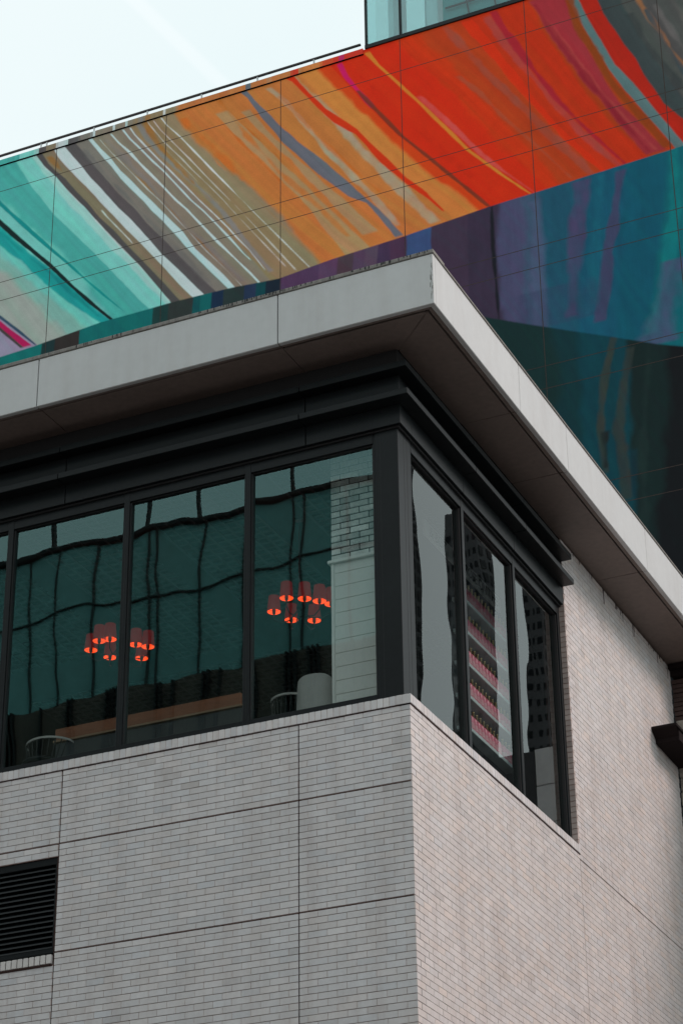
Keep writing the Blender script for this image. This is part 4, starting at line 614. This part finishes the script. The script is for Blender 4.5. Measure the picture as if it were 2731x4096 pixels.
grid_wall('mural_wall', us, zs, YM, MBD)
GREYP = mat('mural_side_paint', (.3, .3, .3), rough=.9)
m = MB(); m.box(-60, MR, YM + .01, 40, 0, MT - .2); m.build('building_body', GREYP, MBD)
# coping: painted band over a dark open joint; the paint above keeps the colours below it
cpw = MB(); 
m = MB(); m.box(-60, -6.78, YM - .016, YM + .3, MT - .16, MT - .135); m.build('coping_joint', GAP, MBD)
cu_ = np.arange(-17.4, -6.76, .06); Uc = np.stack([cu_, np.full_like(cu_, MT)], -1)
cc = mural_colors(cu_, np.array([MT - .25, MT - .2]))[:, 0]
for i in range(len(cu_) - 1):
    c = cc[i] * .9 + np.array([.02, .02, .02]) if cu_[i] > -14.6 else cc[i]
    cpw.quad((cu_[i], YM - .018, MT - .135), (cu_[i + 1], YM - .018, MT - .135), (cu_[i + 1], YM - .018, MT), (cu_[i], YM - .018, MT), 0, tuple(c))
cpw.box(-60, -6.79, YM - .016, YM + .35, MT - .134, MT, 0, (.3, .3, .3))
cpw.build('parapet_coping', PAINT, MBD)
pj = MB(); jx = [8.296 - .6529 * 34 + k * .0776 * 34 for k in range(-6, 11)]
for x in jx:
    if x < MR: pj.box(x - .007, x + .007, YM - .0015, YM + .004, 0, MT - .03)
zz = [1.65 + v * 34 for v in (.8676, .7985, .7850, .7215, .7080, .6455, .6318, .5695, .5557, .4935)]
for z in zz: pj.box(-60, MR, YM - .0012, YM + .004, z - .0065, z + .0065)
pj.build('panel_joints', PJOINT, MBD)
# rail along the roof edge
rl = MB(); rl.bbox(-60, -6.86, YM + .02, YM + .07, MT + .145, MT + .183, .004); r0 = rl.build('roof_rail', mat('dark_rail', (.02, .012, .012), rough=.5), MBD)
for x in [-14.33, -14.19, -13.03, -11.75, -10.47, -9.18, -7.9] + [-15.5 - 1.28 * i for i in range(4)]:
    rp = MB(); rp.bbox(x - .014, x + .014, YM + .03, YM + .06, MT - .01, MT + .15, .003); rp.build('rail_post', mat('pale_post', (.55, .58, .58), rough=.5, metal=.2), r0)
# glass box standing flush on the roof
gx0 = -6.74; GM = mat('white_reveal', (.8, .85, .86), rough=.5)
gp_ = glass_mat('roof_box_glass', 1.9, (.8, .92, .92), (.75, .88, .88), .002, .8)
fr_ = MB(); fr_.bbox(gx0, MR, YM - .03, YM + .05, MT - .035, MT + .055, .004)
for x in [gx0 + .025, -5.965, -3.37, -.75, 1.85]: fr_.bbox(x - .02, x + .02, YM - .026, YM + .05, MT + .055, MT + 4.0, .003)
fr_.bbox(gx0, MR, YM - .026, YM + .05, MT + 4, MT + 4.12, .004); fr_.bbox(gx0, gx0 + .05, YM + .05, 20, MT + .0, MT + .08, .003)
gf = fr_.build('glass_box', BLACK, MBD)
m = MB(); m.box(gx0 + .045, MR, YM, YM + .008, MT + .055, MT + 4); m.build('glass_front', gp_, gf)
m = MB(); m.box(gx0 + .005, gx0 + .013, YM + .05, 20, MT + .08, MT + 4); m.build('glass_side', gp_, gf)
m = MB(); m.bbox(gx0 + .3, gx0 + .42, YM + .5, YM + 1.2, MT + .06, MT + 4, .01); m.bbox(-5.6, -5.35, YM + .5, YM + .9, MT + .06, MT + 4, .01); m.bbox(-6.0, -5.4, YM + 1.4, YM + 1.5, MT + .06, MT + 4, .01)
m.build('white_fins', GM, gf)
m = MB(); m.box(-5.18, MR, YM + .35, YM + .5, MT + .06, MT + 4)
m.build('teal_wall', mat('teal_inner_wall', (.07, .30, .30), rough=.6, var=.15), gf)
m = MB()
for x in (-4.62, -4.05, -3.0, -2.2): m.tube([(x, YM + .3, MT + .06), (x + .02, YM + .3, MT + .3), (x - .04, YM + .3, MT + .8), (x - .02, YM + .3, MT + 2), (x, YM + .3, MT + 4)], .018)
m.box(-5.1, MR, YM + .28, YM + .3, MT + .62, MT + .66); m.box(-5.1, MR, YM + .28, YM + .3, MT + 1.5, MT + 1.54)
m.build('inner_mullions', BLACK, gf)
m = MB(); m.box(gx0, MR, YM, 20, MT + 4.12, MT + 4.3); m.build('box_roof', GREYP, gf)

# ================================================================== OLD BUILDING at the right edge
OBD = empty('old_masonry_building', (4, 9.17, 0), 'old sooty brick and rough stone building at the right edge with a brown metal gutter', 'building')
m = MB(); m.box(0.01, .95, 9.21, 14, 0, 14.1); rn = random.Random(31)
z = 6.0
while z < 14.06:
    h = rn.choice([.16, .2, .24]); x = .0 + rn.uniform(0, .02)
    while x < .9:
        l = rn.uniform(.22, .5); m.bbox(x, x + l - .015, 9.17 + rn.uniform(-.008, .012), 9.24, z, min(z + h - .015, 14.1), .012); x += l
    z += h
m.build('stone_wall', STONE, OBD)
m = MB()
for k in range(24): m.bbox(.97, 1.78, 9.19, 14, 14.08 - (k + 1) * .55, 14.08 - k * .55 - .012, .004)
m.build('pale_rendered_wall', mat('pale_render', (.74, .73, .73), rough=.8, var=.08, vscale=1), OBD)
m = MB(); m.box(1.79, 24, 9.2, 14, 0, 14.05); m.build('dark_rendered_wall', TOWER, OBD)
m = MB(); m.box(.02, .95, 9.25, 14, 14.1, 14.8)
z = 14.11
while z < 14.72:
    m.bbox(.0 + rn.uniform(-.012, .012), .95, 9.19 + rn.uniform(-.01, .01), 9.26, z, z + .058, .004, 0); z += .068
m.build('brick_frieze', OBRICK, OBD)
m = MB(); m.bbox(-.035, .98, 9.05, 9.30, 14.83, 14.90, .01); m.bbox(.01, .96, 9.12, 9.3, 14.74, 14.83, .012); m.build('gutter', BROWNM, OBD)
m = MB(); m.bbox(.004, .33, 8.20, 9.17, 13.405, 13.555, .006); m.bbox(.002, .35, 8.05, 9.17, 13.555, 13.60, .006)
m.poly([(.004, 8.05, 13.556), (.34, 8.05, 13.556), (.33, 8.19, 13.47), (.004, 8.19, 13.47)])
m.build('rain_box', BROWNM, OBD)

# ================================================================== THINGS SEEN ONLY AS REFLECTIONS
YO = -24.0
OG = empty('teal_glass_building', (-18, YO, 0), 'teal glass building with black mullions across the street, mirrored in the street windows', 'building')
m = MB(); m.box(-34, -6, YO - 12, YO, 0.0, 23.9); m.build('lower_wall', mat('dark_brown_cladding', (.17, .12, .10), rough=.8, var=.4, vscale=.8, stretch=(4, 4, .3)), OG)
m = MB(); x = -34
rn = random.Random(77)
while x < -6: m.bbox(x, x + .05, YO + .01, YO + .12, 12, 23.9, .005); x += rn.choice([.12, .12, .3, .85])
m.build('slats', BLACKER, OG)
m = MB(); m.box(-34, -6, YO - 12, YO, 23.9, 28.0); m.build('glazing', TEALG, OG)
m = MB()
for x in [-30.5, -28.2, -26.1, -24.2, -22.5, -20.1, -19.25, -18.3, -16.95, -16.75, -15.6, -14.4, -13.1, -12.8, -11.6, -10.2, -8.7]:
    m.bbox(x - .026, x + .026, YO + .005, YO + .04, 23.9, 28.0, .005)
m.bbox(-34, -6, YO + .004, YO + .05, 26.14, 26.185, .005)
m.build('mullions', mat('dark_teal_frame', (.03, .045, .045), rough=.6), OG)
m = MB(); m.bbox(-34.2, -5.8, YO - 12.2, YO + .10, 27.9, 28.05, .03); pr = m.build('parapet', BLACKER, OG)
m = MB()
for x in (-19.6, -17.2, -15.9, -13.2, -10.6): m.bbox(x - .04, x + .04, YO - .3, YO - .2, 28.1, 31.5, .01)
m.tube([(-34, YO - .25, 29.5), (-24, YO - .25, 29.2), (-15, YO - .25, 29.35), (-6, YO - .25, 29.6)], .03)
m.build('roof_poles', BLACKER, OG)

def tower(x0, x1, y0, h, label):
    T = empty('office_tower', ((x0 + x1) / 2, y0, 0), label, 'tower', 'dark towers mirrored in the side windows')
    m = MB(); m.box(x0, x1, y0, y0 + 4, 0, h); n = max(3, int((x1 - x0) / 1.1)); z = 30
    while z < h - 3:
        for i in range(n):
            a = x0 + (i + .28) * (x1 - x0) / n; m.box(a, a + .45 * (x1 - x0) / n, y0 - .12, y0 + .1, z, z + 1.1, 1)
        for j in range(2): m.box(x0 - .12, x0 + .1, y0 + .6 + j * 1.8, y0 + 1.5 + j * 1.8, z, z + 1.7, 1)
        z += 2.6
    m.build('wall', [TOWER, TWIN], T)
tower(124.2, 127.5, 295, 230, 'slim dark tower mirrored at the left edge of the first side window')
tower(111.8, 117.8, 295, 181, 'broad dark tower with punched windows mirrored beside the bottle rack')
tower(103.5, 106.5, 300, 171, 'dark tower mirrored in the last side window next to the brick jamb')

# ================================================================== THINGS INSIDE THE WINDOWS
SH_O = emit_mat('shade_fabric_red', (.42, .012, .02), .18, (.25, .02, .02)); SH_I = emit_mat('shade_inside_glow', (1.0, .08, .012), 1.6, (.5, .1, .03))
def shade_part(parent, x, y, z, s=1.0):
    """tapered drum, open below: red fabric outside, glowing lining, socket and spider inside"""
    m = MB(); r0, r1, h = .08 * s, .064 * s, .195 * s
    m.nofix = True
    m.lathe(x, y, [(r0, z), (r0 * .995, z + h * .1), (r1 * 1.03, z + h * .86), (r1, z + h)], 28, 0, cap=False)
    m.lathe(x, y, [(r0 - .003, z + .001), (r1 - .003, z + h * .98), (.02, z + h * .985)], 28, 1, cap=False)
    o = m.build('lamp_shade', [SH_O, SH_I], parent, smooth=True)
    b = MB(); b.lathe(x, y, [(.012, z - .03), (.021, z - .015), (.021, z + .05), (.012, z + .06)], 10)
    for k in range(3):
        a = k * 2.1 + x * 7; b.tube([(x, y, z + .008), (x + r0 * .97 * math.cos(a), y + r0 * .97 * math.sin(a), z + .008)], .0022, 5)
    b.build('socket', BLACKER, o)
def chandelier(cx, cy, cz, R_, pos, label, top):
    T = empty('chandelier', (cx, cy, cz), label, 'chandelier', 'chandeliers with red shades behind the street windows')
    f = MB()
    rd = MB(); rd.tube([(cx, cy, cz + .10), (cx, cy, top)], .006); rd.lathe(cx, cy, [(.05, top - .03), (.045, top)], 14); rd.build('stem', mat('dark_red_metal', (.10, .008, .010), rough=.5), T)
    f.lathe(cx, cy, [(.0, cz - .12), (.03, cz - .1), (.018, cz - .03), (.035, cz + .03), (.018, cz + .1), (.008, cz + .16)], 12)
    for (a, rr, dz) in pos:
        ca, sa = math.cos(math.radians(a)), math.sin(math.radians(a)); x, y = cx + rr * ca, cy + rr * sa; z = cz + dz
        f.tube([(cx + .02 * ca, cy + .02 * sa, cz), (cx + rr * .35 * ca, cy + rr * .35 * sa, cz - .12), (cx + rr * .75 * ca, cy + rr * .75 * sa, cz - .15), (cx + rr * ca, cy + rr * sa, z - .02 - .08), (x, y, z - .02)], .007, 6)
    f.build('arms', BLACKER, T)
    for (a, rr, dz) in pos: shade_part(T, cx + rr * math.cos(math.radians(a)), cy + rr * math.sin(math.radians(a)), cz + dz)
def polar(pts): return [(math.degrees(math.atan2(b, a)), math.hypot(a, b), 0) for a, b in pts]
chandelier(-4.808, 2.5, 13.42, .40, polar([(-0.327, -0.108), (-0.107, -0.289), (0.03, -0.274), (-0.229, 0.176), (0.229, -0.006), (0.099, 0.364), (0.329, 0.109)]), 'red shaded chandelier behind the mullion between the second and third street windows', 14.62)
chandelier(-2.42, 2.5, 13.42, .34, polar([(-0.283, -0.087), (0.007, -0.347), (0.186, -0.241), (0.312, -0.109), (-0.2, 0.2), (0.033, 0.332), (0.4, 0.02)]), 'red shaded chandelier beside the white boarded pillar', 14.62)

# banquette with an oak back rail
BQ = empty('oak_bench', (-3.8, 1.5, 10.84), 'long orange oak backed bench low behind the second and third street windows', 'bench')
m = MB(); m.bbox(-5.0, -2.64, 1.48, 1.52, 11.89, 12.03, .004); m.build('back_rail', OAK, BQ)
m = MB(); m.bbox(-5.02, -2.62, 1.47, 1.54, 11.865, 11.888, .003); m.build('rail_trim', mat('pale_oak', (.30, .19, .11), rough=.5), BQ)
m = MB(); m.bbox(-5.0, -2.64, 1.5, 1.56, 11.45, 11.86, .004); m.build('back_cushion', mat('slate_vinyl', (.07, .075, .08), rough=.95, spec=.1), BQ)
m = MB(); m.bbox(-5.0, -2.64, 1.52, 2.0, 11.2, 11.32, .02); m.build('seat', mat('slate_vinyl', (.07, .075, .08)), BQ)
for x in (-4.9, -3.85, -2.75):
    m = MB(); m.bbox(x - .03, x + .03, 1.57, 1.61, 10.85, 11.86, .004); m.bbox(x - .03, x + .03, 1.9, 1.96, 10.85, 11.2, .004); m.build('leg', OAK, BQ)
def hoop_chair(cx, cy, top, hw, label):
    T = empty('hoop_armchair', (cx, cy, 10.84), label, 'chair', 'hoop backed armchairs at the window')
    m = MB(); pts = []
    for i in range(25):
        a = math.pi * (i / 24) ; pts.append((cx - hw * math.cos(a), cy - hw * .8 * math.sin(a) + .2, top - .012 * math.cos(a) ** 2))
    for i in range(24):
        (xa, ya, za), (xb, yb, zb) = pts[i], pts[i + 1]
        m.quad((xa, ya, za), (xb, yb, zb), (xb, yb, zb + .024), (xa, ya, za + .024)); m.quad((xa, ya + .02, za), (xb, yb + .02, zb), (xb, yb + .02, zb + .024), (xa, ya + .02, za + .024))
        m.quad((xa, ya, za), (xb, yb, zb), (xb, yb + .02, zb), (xa, ya + .02, za)); m.quad((xa, ya, za + .024), (xb, yb, zb + .024), (xb, yb + .02, zb + .024), (xa, ya + .02, za + .024))
    m.build('arm_hoop', GREYF, T)
    m = MB()
    for i in range(3, 22, 2): m.tube([(pts[i][0], pts[i][1] + .01, pts[i][2]), (cx + (pts[i][0] - cx) * .75, cy + (pts[i][1] - cy) * .75, 11.3)], .006, 6)
    m.build('spindles', BLACK, T)
    m = MB(); m.lathe(cx, cy + .1, [(.0, 11.27), (hw * .85, 11.27), (hw * .9, 11.29), (hw * .85, 11.32), (0, 11.32)], 20); m.build('seat', BLACK, T)
    for dx, dy in ((-1, -1), (1, -1), (-1, 1), (1, 1)):
        m = MB(); m.tube([(cx + dx * hw * .55, cy + .1 + dy * hw * .55, 11.27), (cx + dx * hw * .8, cy + .1 + dy * hw * .8, 10.845)], .012, 6); m.build('leg', BLACK, T)
hoop_chair(-4.70, .72, 11.57, .285, 'hoop armchair at the foot of the second street window')
hoop_chair(-1.82, .85, 11.60, .22, 'hoop armchair beside the grey tub chair')
TB = empty('tub_chair', (-1.38, .75, 10.84), 'pale grey upholstered tub chair back against the boarded pillar', 'chair')
m = MB(); n = 16; prev = None
for i in range(n + 1):
    a = math.radians(200 + 140 * i / n); hgt = 11.66 - .05 * abs(i - n / 2) ** 4 / (n / 2) ** 4
    p = [(-1.38 + r_ * math.cos(a), .80 + r_ * .8 * math.sin(a), z_) for r_, z_ in ((.25, 10.9), (.222, hgt - .015), (.21, hgt), (.19, hgt), (.178, hgt - .015), (.18, 10.9))]
    if prev:
        for k in range(5): m.quad(prev[k], p[k], p[k + 1], prev[k + 1])
    prev = p
m.build('back_shell', GREYF, TB, smooth=True)
m = MB(); m.lathe(-1.38, .80, [(0, 11.2), (.17, 11.2), (.18, 11.22), (.17, 11.3), (0, 11.31)], 20); m.build('seat', GREYF, TB)
m = MB(); m.lathe(-1.38, .80, [(.2, 10.845), (.2, 10.9), (0, 10.9)], 20); m.build('base', BLACK, TB)

# bottle rack and its header sign, facing the side windows
BR = empty('bottle_rack', (-.9, 4.2, 10.84), 'wall rack of five grey shelves for pink wine behind the middle side window', 'rack')
rk = MB(); 
for k in range(5): rk.bbox(-.90, -.76, 3.45, 4.98, 12.045 + k * .407 - .045, 12.045 + k * .407, .003)
rk.build('shelves', mat('grey_shelf', (.6, .6, .62), rough=.6), BR)
rk = MB(); rk.box(-.93, -.905, 3.42, 5.0, 10.9, 14.45); rk.build('back_panel', mat('black_back', (.03, .03, .034), rough=.8), BR)
sg = MB(); sg.bbox(-.83, -.80, 2.45, 4.80, 14.03, 14.215, .003); sg.build('sign_board', mat('grey_sign', (.55, .52, .52), rough=.7), BR)
def text_mesh(body, size, y, z, name, xs=1.0):
    cu2 = bpy.data.curves.new(name, 'FONT'); cu2.body = body; cu2.size = size; cu2.extrude = .003; cu2.align_x = 'LEFT'
    to = bpy.data.objects.new(name, cu2); scene.collection.objects.link(to)
    dg = bpy.context.evaluated_depsgraph_get(); me = bpy.data.meshes.new_from_object(to.evaluated_get(dg)); bpy.data.objects.remove(to)
    me.transform(Matrix.Scale(xs, 4, (1, 0, 0)))
    o = bpy.data.objects.new(name, me); scene.collection.objects.link(o); me.materials.clear(); me.materials.append(BLACKER)
    o.parent = BR; o.rotation_euler = (math.radians(90), 0, math.radians(90)); o.location = (-.796 + .9, y - 4.2, z - 10.84)
    return o
text_mesh('& BOT', .185, 2.58, 14.06, 'sign_text', .95); text_mesh('ROSE ON THE', .185, 3.64, 14.06, 'sign_text', .88)
PINK = mat('pink_wine_glass', (.80, .17, .26), rough=.35, var=.15, vscale=6, spec=.4); FOIL = mat('gold_foil', (.55, .42, .22), rough=.35, metal=.6)
LAB = mat('bottle_label', (.75, .33, .38), rough=.8)
def bottle(y, z):
    r = .048
    m = MB(); m.lathe(-.83, y, [(r * .9, z), (r, z + .006), (r, z + .16), (r * .85, z + .185), (.016, z + .215)], 14)
    T = m.build('wine_bottle', PINK, None, smooth=True, loc=None)
    f = MB(); f.lathe(-.83, y, [(.0165, z + .215), (.0155, z + .28), (.018, z + .282), (.018, z + .29)], 10); n_ = f.build('neck_foil', FOIL, None, smooth=True)
    n_.parent = T
    l_ = MB(); l_.lathe(-.83, y, [(r + .0008, z + .04), (r + .0008, z + .11)], 14, cap=False); q = l_.build('label_band', LAB, None, smooth=True); q.parent = T
    return T
proto = bottle(0, 0); proto_kids = list(proto.children)
rown = ['lowest', 'second lowest', 'middle', 'second highest', 'top']
ordn = ['first', 'second', 'third', 'fourth', 'fifth', 'sixth', 'seventh', 'eighth', 'ninth', 'tenth', 'eleventh', 'twelfth']
first = True
for k in range(5):
    for j in range(12):
        yy = 3.70 + j * .106 + (0 if j < 9 else .06)
        if yy > 4.97: continue
        if first: o = proto; first = False
        else:
            o = proto.copy(); scene.collection.objects.link(o)
            for ch in proto_kids: c = ch.copy(); scene.collection.objects.link(c); c.parent = o
        o.location = (0, yy, 12.045 + k * .407)
        tag(o, 'pink wine bottle on the %s shelf of the rack, %s from the left' % (rown[k], ordn[j]), 'bottle', 'pink wine bottles on the rack')
for o in bpy.data.objects:
    if '_o' in o: del o['_o']
